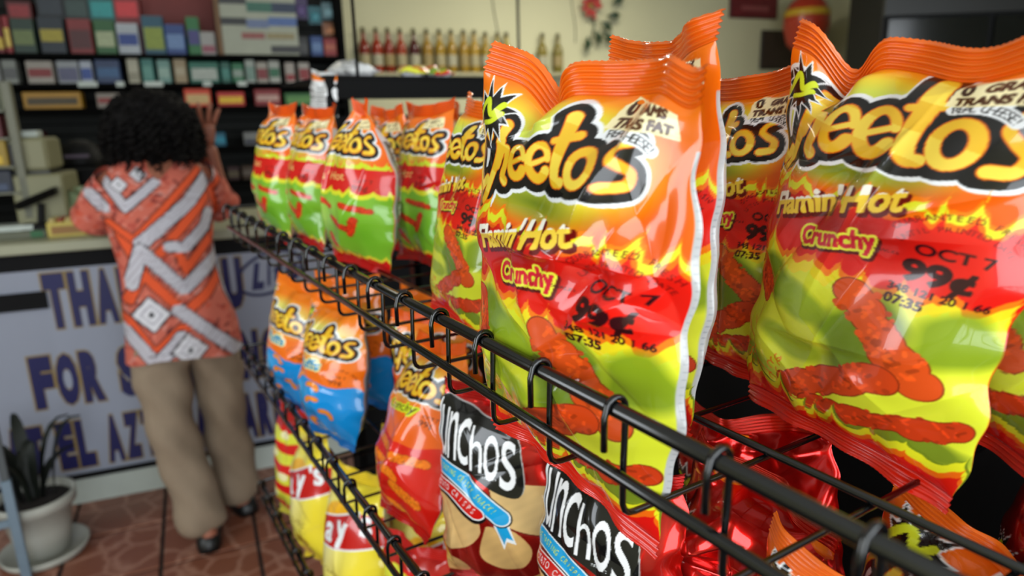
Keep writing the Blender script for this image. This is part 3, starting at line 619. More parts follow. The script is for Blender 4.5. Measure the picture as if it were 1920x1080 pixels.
# ---- bags, upper basket
F1 = -.2300; F2 = -.5315; F3 = -.8555
BIG = (260, 400)
chip_bag('flaming', 'big orange and lime snack bag slumped against the middle of the upper rail', (.277, .388, F1-.042), (3.5, .5, 5.0), 1.26, BIG, 3, .050, wid=.12, rough=1.25, dips=((-.42, .022, .16), (.95, .014, .2)),
         creases=((.05, .60, 2, .08, .007, .007), (.30, .57, -18, .05, .006, -.006), (-.22, .47, -28, .06, .006, .004), (.02, .42, -60, .07, .006, .004), (.16, .44, 40, .06, .005, .0035), (.28, .82, 70, .06, .010, .009), (.38, .70, -60, .06, .010, -.008), (.40, .55, 40, .05, .010, .007), (-.1, .86, 20, .06, .006, .005)), wave=.012, bot_bend=.004, top_bend=.004)
chip_bag('flaming', 'tall orange snack bag behind the slumped centre bag, nutrition panel showing along its side', (.378, .418, F1), (-14, -2.2, 1.6), 1.17, (140, 220), 4, .052, wave=.009, wid=.10)
chip_bag('flaming', 'shaded flame-printed bag at the back between the two biggest bags', (.475, .392, F1), (-7, 0, -1.8), 1.06, (160, 240), 5, .05)
chip_bag('flaming_big', 'largest flame-printed bag in full view, standing behind the floor rod of the upper basket', (.428, .266, F1-.003), (-4, -3, 6.5), 1.13, BIG, 6, .060, wid=.02, rough=1.2, dips=((-.62, .024, .14), (.3, .006, .3)),
         creases=((.05, .72, 75, .07, .007, .0045), (-.12, .60, 60, .06, .006, -.0035), (.0, .35, 70, .04, .008, .003), (-.25, .88, 30, .05, .005, .004), (.3, .2, 40, .05, .007, .004)), wave=.010, pinch=-.03)
chip_bag('flaming', 'flame-printed bag behind the largest bag, its lower right corner in shadow', (.515, .235, F1), (-22, -5, 2), 1.07, (110, 170), 8, .052)
chip_bag('flaming', 'flame-printed bag half hidden at the far side of the slumped centre bag', (.336, .672, F1), (-5.9, -9, 4.5), 1.03, (150, 230), 9, .055, wave=.008)
chip_bag('lime', 'orange and green bag farthest along the upper basket', (.325, 1.455, F1), (2, -6, 1.8), 1.10, (80, 130), 10, .085)
chip_bag('lime', 'orange and green bag second from the far end of the upper basket', (.352, 1.318, F1), (1, -8, 1.2), 1.07, (80, 130), 11, .085)
chip_bag('lime', 'wide orange and green bag with a pinched pointed top in the upper basket', (.362, 1.07, F1), (14, -4.8, 2.4), 1.06, (110, 170), 12, .090, wid=.12, pinch=.85, creases=((-.2, .55, 80, .08, .007, .006), (.15, .3, 60, .05, .006, .004)))
chip_bag('lime', 'orange and green bag with a long glare streak, beside the pointed bag', (.455, 1.03, F1), (2, -6, -.7), 1.05, (100, 150), 13, .065, creases=((.05, .5, 88, .09, .006, .004),))
chip_bag('lime', 'orange snack bag top peeking out behind the pointed green bag', (.470, 1.180, F1), (4.9, -.7, 0), 1.03, (50, 80), 14, .05, wave=.012)
chip_bag('lime', 'rearmost orange snack bag top below the black header bar', (.550, 1.130, F1), (-1.3, -.8, -1), 1.03, (50, 80), 15, .05, wave=.012)
# ---- middle basket
chip_bag('puffs', 'blue and orange puff bag leaning at the far end of the middle basket', (.282, 1.300, F2), (15, -8, 4.6), 1.0, (90, 140), 20, .080, wid=.20)
chip_bag('puffs', 'blue and orange puff bag nearest the rail of the middle basket', (.296, 1.100, F2), (13, -11, -2.9), 1.0, (110, 170), 21, .088, wid=.20)
chip_bag('puffs', 'orange-topped puff bag behind the two blue puff bags', (.395, 1.215, F2), (30, 3, -1.5), 1.05, (60, 100), 22, .055)
chip_bag('puffs', 'shaded blue puff bag at the back of the middle basket', (.450, 1.055, F2), (12, -4, 3), 1.0, (60, 100), 23, .055)
chip_bag('crunchy', 'orange and red crunchy snack bag tilting back over the middle rail', (.300, .800, F2-.004), (0, -22, -8), 1.04, (140, 220), 24, .082, wid=.14, creases=((.12, .45, 70, .07, .007, .006), (-.1, .3, 20, .05, .006, -.004), (.0, .15, -40, .04, .006, .005)))
chip_bag('crunchy', 'orange crunchy bag upright behind the tilting red one', (.420, .905, F2), (30, -3, -5), 1.0, (80, 130), 25, .055)
chip_bag('crisps', 'red foil crisp bag with blue ribbon print, farther of the two in the middle basket', (.342, .598, F2), (26, -7, -5), .97, (200, 320), 26, .060, wid=.10, rough=.8)
chip_bag('crisps', 'red foil crisp bag with blue ribbon print, cut off by the lower picture edge', (.345, .422, F2), (19, -8, -1.8), .92, (200, 320), 27, .060, wid=.08, rough=.8)
chip_bag('foil', 'crumpled shiny red foil bag under the floor of the upper basket', (.400, .345, F2), (-8, -8, 6), 1.0, (110, 170), 28, .07, rough=2.6, wave=.015)
chip_bag('foil', 'red foil bag lying deeper behind the crumpled foil bag', (.535, .385, F2), (12, 4, -6), 1.02, (90, 140), 29, .07, rough=2.4, wave=.014)
chip_bag('ember', 'orange bag top at the bottom edge of the picture below the rails', (.345, .222, F2), (-14, -6, 5), 1.0, (110, 170), 30, .06, rough=1.3, wave=.012)
chip_bag('ember', 'dark orange bag with two jagged black crests below the biggest bag', (.455, .205, F2), (-18, -6, 5), 1.02, (110, 170), 31, .06, rough=1.3, wave=.012)
chip_bag('foil', 'bright red bag corner at the lower right picture edge', (.560, .170, F2), (-30, -6, 4), 1.02, (80, 130), 32, .06, rough=2.0)
# ---- lowest basket
chip_bag('stripes', 'red and lime striped bag at the far end of the lowest basket', (.285, 1.42, F3), (6.4, -7.6, -6.8), 1.05, (80, 130), 40, .06)
chip_bag('yellow', 'pale yellow chip bag second from the far end of the lowest basket', (.290, 1.225, F3), (5, -6, -12), 1.10, (90, 140), 41, .080, wid=.14)
chip_bag('yellow', 'yellow chip bag with red ribbon logo nearest the lowest rail', (.288, 1.03, F3), (8, -11, -8), 1.10, (100, 160), 42, .080, wid=.14)
chip_bag('yellow', 'yellow chip bag standing below the tilting red bag', (.405, .905, F3), (33, -6, -9), .96, (90, 140), 43, .06)
chip_bag('yellow', 'yellow chip bag deep in the lowest basket below the blue bags', (.455, 1.20, F3), (20, -3, 6), 1.0, (60, 100), 44, .06)
chip_bag('yellow', 'yellow chip bag glimpsed below the red crisp bag', (.480, .745, F3), (25, -3, -4), 1.0, (60, 100), 45, .06)
chip_bag('stripes', 'striped bag glimpsed through the wires beside the yellow bags', (.335, .835, F3), (22, -6, -6), .95, (60, 100), 46, .055)

# ================================================================ end-cap rack behind the far bags
ec = thing('endcap_rack', 'black header frame of a second rack behind the green bags', 'rack', (.73, 1.66, 0))
MB().box(-.215, .235, -.012, .012, 1.478, 1.525, .002).build('header_bar', 'black_panel', ec)
for x in (-.205, .225): MB().box(x-.012, x+.012, -.012, .012, 0, 1.487, .002).build('post', 'black_panel', ec)
MB().box(-.195, .215, .10, .112, .3, 1.44).build('back_board', 'black_panel', ec)
MB().box(-.195, .215, -.012, .10, 1.255, 1.262).build('shelf', 'black_panel', ec)
MB().box(-.22, .24, -.012, .40, 1.525, 1.532).build('top_board', 'black_panel', ec)
MB().tube([(-.128, .02, 1.532), (-.128, .02, 2.6)], .0045, 8).build('sign_pole', 'black_wire', ec, True)
MB().tube([(.9, .9, .0), (.9, .9, 2.6)], .006, 8).build('sign_pole', 'black_wire', ec, True)
for i, (x, art, lab) in enumerate(((.62, 'yellow', 'small yellow bag at the near side of the end rack shelf'), (.73, 'crunchy', 'small orange bag in the middle of the end rack shelf'), (.84, 'crisps', 'small red bag at the far side of the end rack shelf'))):
    chip_bag(art, lab, (x, 1.715, 1.263-HC), (90, 0, 0), .62, (36, 56), 60+i, .07, group='bags on the end rack')
for i, (x, y, art, lab, rz) in enumerate(((.60, 1.72, 'stripes', 'white and orange bag standing at the corner of the end rack top', 60), (.66, 1.80, 'back', 'silvery bag lying on the end rack top', 10), (.80, 1.80, 'puffs', 'mixed coloured bag lying on the end rack top', 70), (.90, 1.80, 'lime', 'green bag lying at the far end of the end rack top', 95))):
    pass
SEAL['back'] = ((.85, .85, .85), (.85, .85, .85))
for i, (x, y, art, lab, ypr, s, z) in enumerate((
        (.515, 1.70, 'back', 'white and orange bag upright beside the end rack post', (20, 0, 6), .58, 1.40), (.655, 1.78, 'back', 'silver white bag lying flat on the end rack top', (95, -84, 0), .62, 1.550),
        (.80, 1.78, 'stripes', 'white and red bag lying flat on the end rack top', (70, -84, 0), .50, 1.550), (.90, 1.80, 'lime', 'lime green bag lying flat at the end of the end rack top', (100, -84, 0), .45, 1.548))):
    chip_bag(art, lab, (x, y, z-HC), ypr, s, (40, 60), 70+i, .075, group='bags on the end rack')

# ================================================================ counter
mat('counter_paint', (.60, .61, .60), .6, vary=.06, scale=5); mat('counter_top', (.62, .62, .52), .45, vary=.05); mat('counter_dark', (.06, .06, .065), .8, spec=.2)
mat('panel_white', (.56, .58, .64), .5, vary=.04, scale=3); mat('trim_white', (.70, .73, .70), .5); mat('navy', (.04, .04, .30), .5); mat('gold', (.55, .46, .26), .5)
ct = thing('counter', 'white service counter with a worktop and thank-you panel on its front', 'counter', cpt(0, 0, 0), -TH)
MB().box(-1.7, 1.9, .02, .62, .0, .96).build('body', 'counter_paint', ct)
MB().box(-1.7, 1.9, .005, .02, .935, 1.0).build('fascia', 'counter_dark', ct)
MB().box(-1.72, 1.92, -.03, .66, 1.0, 1.038, .004).build('worktop', 'counter_top', ct)
MB().box(-1.7, 1.9, .0, .02, 0.0, .105, .002).build('plinth', 'trim_white', ct)
MB().box(-1.7, 1.9, -.004, .02, .105, .125).build('plinth_rail', 'counter_dark', ct)
sg = MB().box(-1.7, 1.9, .006, .02, .125, .935).build('sign_panel', 'panel_white', ct)
def letter(ch, a0, a1, z0, z1, parent, y=.006, m='navy', bold=.075, edge='gold', shear=0.):
    for k, (mm, bo, dp) in enumerate(((edge, bold+.02, .0015), (m, bold, .003))):
        if mm is None: continue
        V, F = text_mesh(ch, bo, shear, .5); V = np.array(V); mn = V.min(0); mx = V.max(0); g = .006 if k == 0 else 0.
        q = np.empty_like(V); q[:, 0] = a0-g+(V[:, 0]-mn[0])/(mx[0]-mn[0])*(a1-a0+2*g); q[:, 2] = z0-g+(V[:, 1]-mn[1])/(mx[1]-mn[1])*(z1-z0+2*g)
        q[:, 1] = np.where(V[:, 2] > 0, y-dp, y+.001)
        mesh_obj('letter' if k else 'letter_edge', q, F, mm, parent)
def row(txt, a0, step, w, z0, z1, narrow='I1'):
    a = a0
    for ch in txt:
        if ch != ' ': letter(ch, a, a+(w*.4 if ch in narrow else w*1.25 if ch == 'M' else w), z0, z1, sg)
        a += step*(.55 if ch == ' ' else .5 if ch in narrow else 1.25 if ch == 'M' else 1)
row('THANK YOU', -.195, .080, .069, .712, .920)
row('FOR SHOPPING', -.285, .080, .069, .410, .615)
row('AT EL AZTECA MARKET', -.405, .0635, .0545, .150, .345)
# oval beer-style emblem on the panel
em = []
cxe, cze = .585, .845
P = [(cxe+.125*math.cos(t), .004, cze+.082*math.sin(t)+.03*math.cos(t)) for t in np.linspace(0, 2*math.pi, 41)]
MB().tube(P, .006, 6).build('emblem_ring', 'navy', sg, True)
for ch, x, w, h in (('L', -.075, .05, .11), ('i', -.015, .02, .10), ('t', .015, .035, .10), ('e', .06, .05, .075)):
    letter(ch, cxe+x, cxe+x+w, cze-.05+x*.2, cze-.05+h+x*.2, sg, m='navy', edge=None, shear=.3)
ax0, az0 = on_plane(0, 592, 0); ax1, az1 = on_plane(84, 538, 0)
pq = MB().box(-.42, ax1, -.006, .006, az0+.01, az1-.015).build('plaque', 'counter_dark', sg)
MB().box(-.40, ax1-.15, -.002, .006, .895, .925).build('sticker', mat('sticker_red', (.45, .10, .10), .6), sg)

# ---- things on the counter (placed on the worktop, z = 1.038)
mat('register_beige', (.50, .49, .37), .55, vary=.06); mat('register_dark', (.09, .09, .09), .4); mat('plastic_black', (.02, .02, .022), .6, spec=.25)
def C(px, py, b): a, z = on_plane(px, py, b); return a, z
ZT = 1.038
a0, z0 = C(50, 408, .30); a1, z1 = C(128, 322, .30)
rg_ = thing('cash_register', 'beige cash register with a dark printer slot on the counter', 'register', cpt((a0+a1)/2, .30, ZT), -TH); w = (a1-a0)/2
MB().box(-w, w, -.12, .16, 0, z1-ZT, .008).build('body', 'register_beige', rg_)
MB().box(-w, w*.55, -.10, .14, z1-ZT+.012, z1-ZT+.135, .012).build('display_head', 'register_beige', rg_)
MB().box(-w*.95, w*.5, -.09, .13, z1-ZT, z1-ZT+.012).build('gap', 'register_dark', rg_)
MB().box(-w*.95, -w*.55, -.104, -.09, z1-ZT+.035, z1-ZT+.115).build('slot', 'register_dark', rg_)
MB().box(-w*.5, w*.2, -.06, .02, z1-ZT+.135, z1-ZT+.16, .004).build('paper_cover', 'trim_white', rg_)
MB().box(-w*.8, w*.8, -.125, -.118, .02, .07, .002).build('drawer', 'register_beige', rg_)
ac, zc = C(152, 292, .60)
cp_ = thing('baseball_cap', 'black rounded cap on a dark stand beside the beige register', 'cap', cpt(ac, .60, ZT), -TH)
prof = [(.085, 0), (.087, .035), (.080, .075), (.06, .105), (.03, .12), (.006, .124)]
MB().lathe(prof, 24, (0, 0, zc-ZT-.055)).build('crown', 'plastic_black', cp_, True)
MB().prism([(-.07, zc-ZT-.055), (.07, zc-ZT-.055), (.07, zc-ZT-.047), (-.07, zc-ZT-.047)], -.14, -.05).build('brim', 'plastic_black', cp_)
MB().box(-.045, .045, -.092, -.082, zc-ZT-.005, zc-ZT+.008).build('front_band', mat('cap_grey', (.35, .30, .36), .7), cp_)
MB().box(-.07, .07, -.05, .05, 0, zc-ZT-.05, .006).build('stand', 'plastic_black', cp_)
a0, z0 = C(95, 447, .12); a1, z1 = C(172, 418, .12)
cb = thing('candy_box', 'yellow open candy box at the counter edge', 'box', cpt((a0+a1)/2, .14, ZT), -TH); w = (a1-a0)/2
MB().box(-w, w, -.05, .05, 0, .055, .002).build('tray', mat('candy_yellow', (.74, .66, .30), .5), cb)
for k in range(5): MB().box(-w*.9+k*w*.37, -w*.9+k*w*.37+w*.30, -.045, .045, .045, .068, .004).build('candy_bar', mat('candy_red' if k % 2 else 'candy_cream', (.55, .22, .12) if k % 2 else (.72, .64, .40), .5), cb)
MB().box(-w*.8, w*.8, -.053, -.05, .012, .04).build('front_label', mat('candy_brown', (.55, .38, .15), .5), cb)
a0, z0 = C(78, 440, .14)
cr_ = thing('card_reader', 'black card reader on a stalk between register and candy box', 'card reader', cpt(a0, .16, ZT), -TH)
MB().box(-.06, .06, -.05, .05, 0, .05, .008).build('base', 'plastic_black', cr_); MB().tube([(0, 0, .045), (.01, .01, .12)], .012, 8).build('stalk', 'plastic_black', cr_)
MB().add(*[(lambda V, F: ([(x, y*.8-z*.4, .13+z*.5+x*.4) for x, y, z in V], F))(*(lambda m: (m.V, m.F))(MB().box(-.06, .07, -.04, .04, -.01, .05, .006)))][0]).build('keypad', 'plastic_black', cr_)
a0, z0 = C(25, 430, .10)
tr_ = thing('paper_tray', 'white paper tray with green sticker at the counter edge', 'tray', cpt(a0, .16, ZT), -TH)
MB().box(-.12, .10, -.06, .06, 0, .03, .003).build('tray', mat('tray_grey', (.36, .37, .30), .6), tr_); MB().box(-.11, .06, -.05, .05, .03, .05, .002).build('papers', 'trim_white', tr_); MB().box(.05, .09, -.063, -.06, .004, .028).build('sticker', mat('sticker_green', (.10, .35, .18), .5), tr_)
a0, z0 = C(150, 365, .22)
bg_ = thing('crumpled_bag', 'crumpled pale green plastic bag behind the candy box', 'bag', cpt(a0, .26, ZT), -TH)
rgx = random.Random(5); bmx = bmesh.new(); bmesh.ops.create_icosphere(bmx, subdivisions=4, radius=1)
for v in bmx.verts:
    n = v.co.normalized(); k = 1+.16*math.sin(n.x*7+n.z*5)+.12*math.sin(n.y*11-n.z*9)+.08*rgx.uniform(-1, 1); v.co = Vector((n.x*.075*k, n.y*.06*k, max(0, .07+n.z*.078*k)))
mesh_obj('plastic_bag', [v.co[:] for v in bmx.verts], [[v.index for v in f.verts] for f in bmx.faces], mat('bag_pale', (.52, .58, .44), .4), bg_, True); bmx.free()
MB().lathe([(.008, .13), (.02, .15), (.03, .17)], 10).build('gathered_top', 'bag_pale', bg_, True)
a0, z0 = C(200, 430, .2)
tn = thing('dark_tin', 'low dark tin with a green lid beside the candy box', 'tin', cpt(a0, .22, ZT), -TH)
MB().lathe([(.05, 0), (.052, .04), (.05, .045)], 20).build('can', 'plastic_black', tn, True); MB().lathe([(.051, .045), (.051, .06), (.045, .063)], 20).build('lid', mat('lid_green', (.10, .25, .14), .5), tn, True)
# carousel of goods at the far left of the counter
a0, z0 = C(38, 300, .2); a2, z2 = C(-10, 300, .2)
cs = thing('counter_stand', 'grey upright stand of small goods at the edge of the counter', 'stand', cpt(a0, .2, ZT), -TH)
MB().box(-.015, .015, -.02, .02, 0, .56, .003).build('post', mat('stand_grey', (.40, .40, .33), .5), cs); MB().box(-.2, .0, -.02, .14, 0, .012).build('base', 'stand_grey', cs)
for i, (y0, y1, c1, c2, lab) in enumerate(((155, 205, (.62, .66, .60), (.20, .55, .20), 'white and green'), (215, 258, (.30, .07, .09), (.55, .30, .30), 'dark red'), (263, 312, (.55, .45, .10), (.75, .62, .15), 'yellow'), (320, 362, (.06, .09, .16), (.2, .25, .35), 'navy blue'))):
    _, zb = C(15, y1, .14); _, zt = C(15, y0, .14); zb = max(zb, ZT+.014)
    MB().box(-.2, -.015, -.03, .13, zb-ZT-.008, zb-ZT).build('shelf', 'stand_grey', cs)
    t = thing('small_carton', lab+' carton on the upright stand at the counter edge', 'carton', cpt(a0-.105, .22, zb), -TH, 'cartons on the counter stand')
    MB().box(-.08, .075, -.05, .05, 0, zt-zb, .003).build('box', mat('stand_carton_%d' % i, c1, .5), t); MB().box(-.08, .06, -.053, -.05, .008, (zt-zb)*.4, .0005).build('label', mat('stand_label_%d' % i, c2, .5), t)

# ================================================================ back shelves
SB = 1.5
mat('shelf_black', (.02, .02, .02), .9, spec=.1); mat('slat_grey', (.13, .135, .13), .8, spec=.15); mat('wood_post', (.42, .30, .17), .6)
sa0, sa1 = -1.5, 1.17
sh = thing('back_shelf', 'dark wall of goods shelves with grey slat back behind the counter', 'shelf', cpt(0, SB, 0), -TH)
zs = [on_plane(300, y, SB)[1] for y in (102, 156, 201, 278, 345)]
for z in zs: MB().box(sa0, sa1, -.02, .26, z-.022, z, .002).build('shelf_board', 'shelf_black', sh)
zlo = .2
k = 0
z = zlo
while z < 2.35:
    MB().box(sa0, sa1, .262, .275, z, z+.052).build('slat', 'slat_grey', sh); z += .06
MB().box(sa0, sa1, .275, .30, zlo-.1, 2.35).build('back', 'shelf_black', sh)
for a in (sa0, sa1): MB().box(a-.015, a+.015, .0, .30, 0, 2.36).build('side', 'shelf_black', sh)
aw0, _ = on_plane(405, 50, SB); aw1, _ = on_plane(418, 50, SB)
MB().box(aw0, aw1, -.03, .0, zs[0], 2.36).build('wood_post', 'wood_post', sh)
am0, zm0 = on_plane(272, 66, SB+.2); am1, _ = on_plane(405, 66, SB+.2)
MB().box(am0, am1, .235, .26, zm0, 2.36).build('maroon_board', mat('maroon_board', (.36, .07, .04), .6), sh)
MB().box(sa0, sa1, .0, .26, .0, .2).build('base', 'shelf_black', sh)
for px0, px1 in ((145, 182), (217, 232), (270, 305), (380, 396), (445, 462)):
    b0, zz = on_plane(px0, 152, SB-.02); b1, _ = on_plane(px1, 152, SB-.02); MB().box(b0, b1, -.024, -.02, zs[1]-.018, zs[1]+.008).build('price_tag', 'trim_white', sh)
ORD = ['first', 'second', 'third', 'fourth', 'fifth', 'sixth', 'seventh', 'eighth', 'ninth', 'tenth', 'eleventh', 'twelfth', 'thirteenth', 'fourteenth', 'fifteenth', 'sixteenth', 'seventeenth', 'eighteenth']
ROWS = [
 ('top shelf', zs[0], [(-22, 30, -2, 'dark red', (.40, .08, .10), (.7, .6, .2)), (1, 30, 12, 'red', (.5, .12, .14), (.75, .65, .3)), (15, 34, 60, 'dark green', (.07, .17, .12), (.35, .40, .22)), (66, 32, 116, 'navy and yellow', (.05, .10, .14), (.55, .50, .12)), (122, 36, 168, 'red', (.42, .08, .08), (.25, .05, .05)),
   (172, 38, 212, 'green and white', (.10, .30, .12), (.55, .58, .45)), (215, 44, 257, 'white and blue', (.58, .60, .62), (.10, .20, .45)), (262, 30, 304, 'teal', (.05, .26, .33), (.45, .50, .15)), (306, 46, 344, 'blue', (.08, .20, .42), (.35, .45, .6)), (346, 32, 371, 'green and purple', (.08, .36, .16), (.2, .18, .4)), (373, 60, 402, 'white and pink', (.55, .54, .52), (.5, .25, .3)),
   (553, 68, 577, 'black', (.06, .06, .06), (.2, .2, .2)), (581, 68, 604, 'blue', (.10, .22, .42), (.3, .4, .55)), (606, 72, 630, 'red', (.50, .10, .08), (.6, .3, .2))]),
 ('second shelf', zs[1], [(-25, 112, -3, 'grey', (.4, .4, .38), (.5, .5, .5)), (0, 112, 28, 'white', (.46, .47, .44), (.3, .3, .3)), (45, 114, 97, 'red and white', (.55, .52, .48), (.45, .10, .10)), (103, 114, 145, 'silver white', (.52, .53, .54), (.3, .3, .4)), (147, 114, 170, 'white and blue', (.60, .62, .66), (.15, .25, .5)), (175, 112, 223, 'blue', (.10, .18, .32), (.15, .3, .45)), (235, 107, 257, 'cream', (.62, .60, .52), (.5, .48, .4)), (262, 108, 285, 'sea green', (.18, .42, .38), (.3, .5, .45)),
   (292, 112, 317, 'pale green', (.38, .52, .48), (.5, .6, .55)), (323, 110, 347, 'tan', (.55, .48, .36), (.6, .55, .45)), (352, 116, 409, 'green with white stripe', (.05, .36, .28), (.60, .62, .58)), (412, 116, 430, 'teal green', (.05, .32, .26), (.2, .45, .4)), (433, 118, 455, 'bright green', (.05, .38, .22), (.5, .55, .5)), (458, 112, 476, 'white', (.58, .60, .56), (.4, .5, .45)), (479, 116, 500, 'white and dark red', (.58, .55, .50), (.45, .10, .10)), (502, 114, 523, 'white and green', (.60, .60, .56), (.08, .35, .22)),
   (533, 117, 551, 'white with red spot', (.60, .56, .52), (.5, .08, .08)), (558, 117, 579, 'white with red band', (.60, .57, .53), (.5, .08, .08))]),
 ('third shelf', zs[2], [(38, 172, 152, 'long yellow', (.62, .45, .06), (.25, .2, .08)), (178, 174, 227, 'white and red', (.50, .46, .42), (.5, .12, .1)), (343, 166, 394, 'orange red', (.78, .22, .05), (.75, .62, .4)), (405, 172, 458, 'red and yellow', (.70, .12, .04), (.85, .68, .05)), (475, 167, 525, 'crimson', (.50, .05, .05), (.7, .55, .5)), (532, 174, 592, 'green', (.12, .36, .10), (.3, .5, .2))]),
 ('fourth shelf', zs[3], [(45, 246, 80, 'maroon and white', (.32, .06, .09), (.5, .48, .45)), (400, 248, 422, 'turquoise', (.05, .35, .45), (.1, .5, .6)), (455, 247, 492, 'white and dark blue', (.45, .45, .44), (.1, .1, .2))]),
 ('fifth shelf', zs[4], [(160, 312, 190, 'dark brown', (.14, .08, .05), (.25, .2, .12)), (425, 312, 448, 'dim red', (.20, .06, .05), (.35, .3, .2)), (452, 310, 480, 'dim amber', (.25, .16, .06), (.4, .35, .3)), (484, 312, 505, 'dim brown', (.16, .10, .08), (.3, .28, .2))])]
n_c = 0
for rn, z, items in ROWS:
    for i, (x0, yt, x1, cn, c1, c2) in enumerate(items):
        b0, _ = on_plane(x0, yt, SB+.02); b1, zt = on_plane(x1, yt, SB+.02); h = max(.05, zt-z-.0)
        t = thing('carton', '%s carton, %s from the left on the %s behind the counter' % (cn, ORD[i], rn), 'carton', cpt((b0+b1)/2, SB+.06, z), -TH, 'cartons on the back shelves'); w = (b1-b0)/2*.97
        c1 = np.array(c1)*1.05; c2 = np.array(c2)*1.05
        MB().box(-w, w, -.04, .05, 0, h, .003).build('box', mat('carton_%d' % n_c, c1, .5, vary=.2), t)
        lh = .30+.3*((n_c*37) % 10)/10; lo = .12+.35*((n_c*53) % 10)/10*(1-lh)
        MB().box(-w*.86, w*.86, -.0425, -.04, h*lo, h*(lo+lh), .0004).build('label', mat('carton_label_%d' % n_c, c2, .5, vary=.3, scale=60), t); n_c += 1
# upper tier of cartons above the top shelf row
z_up = on_plane(200, 33, SB)[1]
# price board with printed rows
b0, zb = on_plane(421, 101, SB-.03); b1, zt = on_plane(551, -10, SB-.03)
pb = thing('price_board', 'white cigarette price board hung at the end of the top shelf', 'sign', cpt(b0, SB-.035, zs[0]), -TH); w = b1-b0
MB().box(0, w, -.008, 0, .0, zt-zb, .001).build('board', mat('board_white', (.56, .57, .50), .5), pb)
for i, (x0, y0, x1, y1, c) in enumerate(((.0, .82, .35, .98, (.15, .15, .15)), (.35, .70, .68, .86, (.15, .35, .28)), (.68, .70, 1., .86, (.08, .15, .25)), (.0, .48, .33, .60, (.10, .10, .10)), (.33, .44, .62, .58, (.35, .40, .52)), (.62, .48, 1., .62, (.25, .35, .55)), (.25, .26, .55, .36, (.50, .25, .22)), (.58, .26, .95, .36, (.50, .45, .30)), (.62, .03, 1., .15, (.12, .12, .12)))):
    MB().box(x0*w, x1*w, -.0095, -.008, y0*(zt-zb), y1*(zt-zb)).build('printed_strip', mat('strip_%d' % i, c, .5, vary=.5, scale=90), pb)
for i, (x0, y0, x1, y1, c, nm) in enumerate(((553, -5, 575, 36, (.20, .10, .32), 'purple'), (580, 12, 602, 45, (.05, .38, .42), 'teal'), (605, 5, 626, 36, (.42, .55, .58), 'pale blue'), (606, 42, 632, 68, (.62, .40, .25), 'peach'))):
    b0, zb = on_plane(x0, y1, SB+.24); b1, zt = on_plane(x1, y0, SB+.24)
    t = thing('hanging_pack', nm+' blister pack hung on the slat wall by the price board', 'pack', cpt((b0+b1)/2, SB+.255, zb), -TH, 'blister packs on the slat wall'); w = (b1-b0)/2
    MB().box(-w, w, -.012, -.006, 0, zt-zb, .001).build('card', mat('pack_%d' % i, c, .4), t); MB().box(-w*.6, w*.6, -.03, -.012, (zt-zb)*.15, (zt-zb)*.6, .004).build('blister', mat('pack_b_%d' % i, np.clip(np.array(c)*1.3+.05, 0, 1), .25), t)
    MB().tube([(0, -.012, zt-zb-.006), (0, .0, zt-zb)], .003, 6).build('hook', 'black_wire', t)
for i, (x0, y0, x1, y1, c, nm) in enumerate(((10, 0, 52, 28, (.30, .06, .07), 'dark red'), (66, -12, 112, 24, (.06, .08, .10), 'black'), (118, -8, 160, 26, (.08, .13, .12), 'dark teal'), (166, -6, 210, 34, (.06, .30, .30), 'teal'), (214, -6, 257, 40, (.42, .08, .09), 'red'))):
    b0, zb = on_plane(x0, y1, SB+.10); b1, zt = on_plane(x1, y0, SB+.10); w = (b1-b0)/2
    zb = max(zb, zs[0]+.17)
    t = thing('upper_carton', '%s carton, %s from the left in the upper stack of the top shelf' % (nm, ORD[i]), 'carton', cpt((b0+b1)/2, SB+.19, zs[0]), -TH, 'upper cartons on the back shelves')
    MB().box(-w, w, -.05, .06, 0, zt-zs[0], .003).build('box', mat('up_%d' % i, c, .5, vary=.2), t); MB().box(-w*.8, w*.8, -.0525, -.05, zt-zs[0]-.10, zt-zs[0]-.02).build('label', mat('upl_%d' % i, np.clip(np.array(c)*1.6+.04, 0, 1), .5, vary=.4, scale=60), t)

# ================================================================ bottle wall
bz = on_plane(800, 136, WB-.1)[1]
bs = rotated(MB().box(1.30, 4.6, -.14, -.002, -.03, 0, .003).build('wall_shelf', mat('shelf_cream', (.60, .58, .46), .6)), 0, WB, bz); tag(bs, 'cream wall shelf carrying a row of bottles', 'shelf')
for xx in (1.5, 2.4, 3.3, 4.2): MB().prism([(xx-.01, -.03), (xx+.01, -.03), (xx+.01, -.13), (xx-.01, -.13)], -.10, -.002).build('bracket', 'shelf_cream', bs)
prof = [(.036, 0), (.040, .006), (.040, .17), (.036, .195), (.018, .225), (.0145, .25), (.0145, .285)]
BC = [(.45, .12, .04), (.55, .16, .05), (.48, .14, .05), (.55, .20, .08), (.26, .05, .05), (.55, .42, .12), (.58, .46, .12), (.56, .44, .12), (.56, .44, .13), (.60, .48, .15), (.55, .45, .13), (.58, .50, .18), (.60, .52, .2), (.45, .40, .12), (.42, .38, .14)]
WHO = ['rust', 'red-brown', 'amber-brown', 'copper', 'dark maroon', 'golden', 'yellow gold', 'honey', 'straw', 'pale gold', 'mustard', 'light amber', 'pale straw', 'olive gold', 'dull olive']
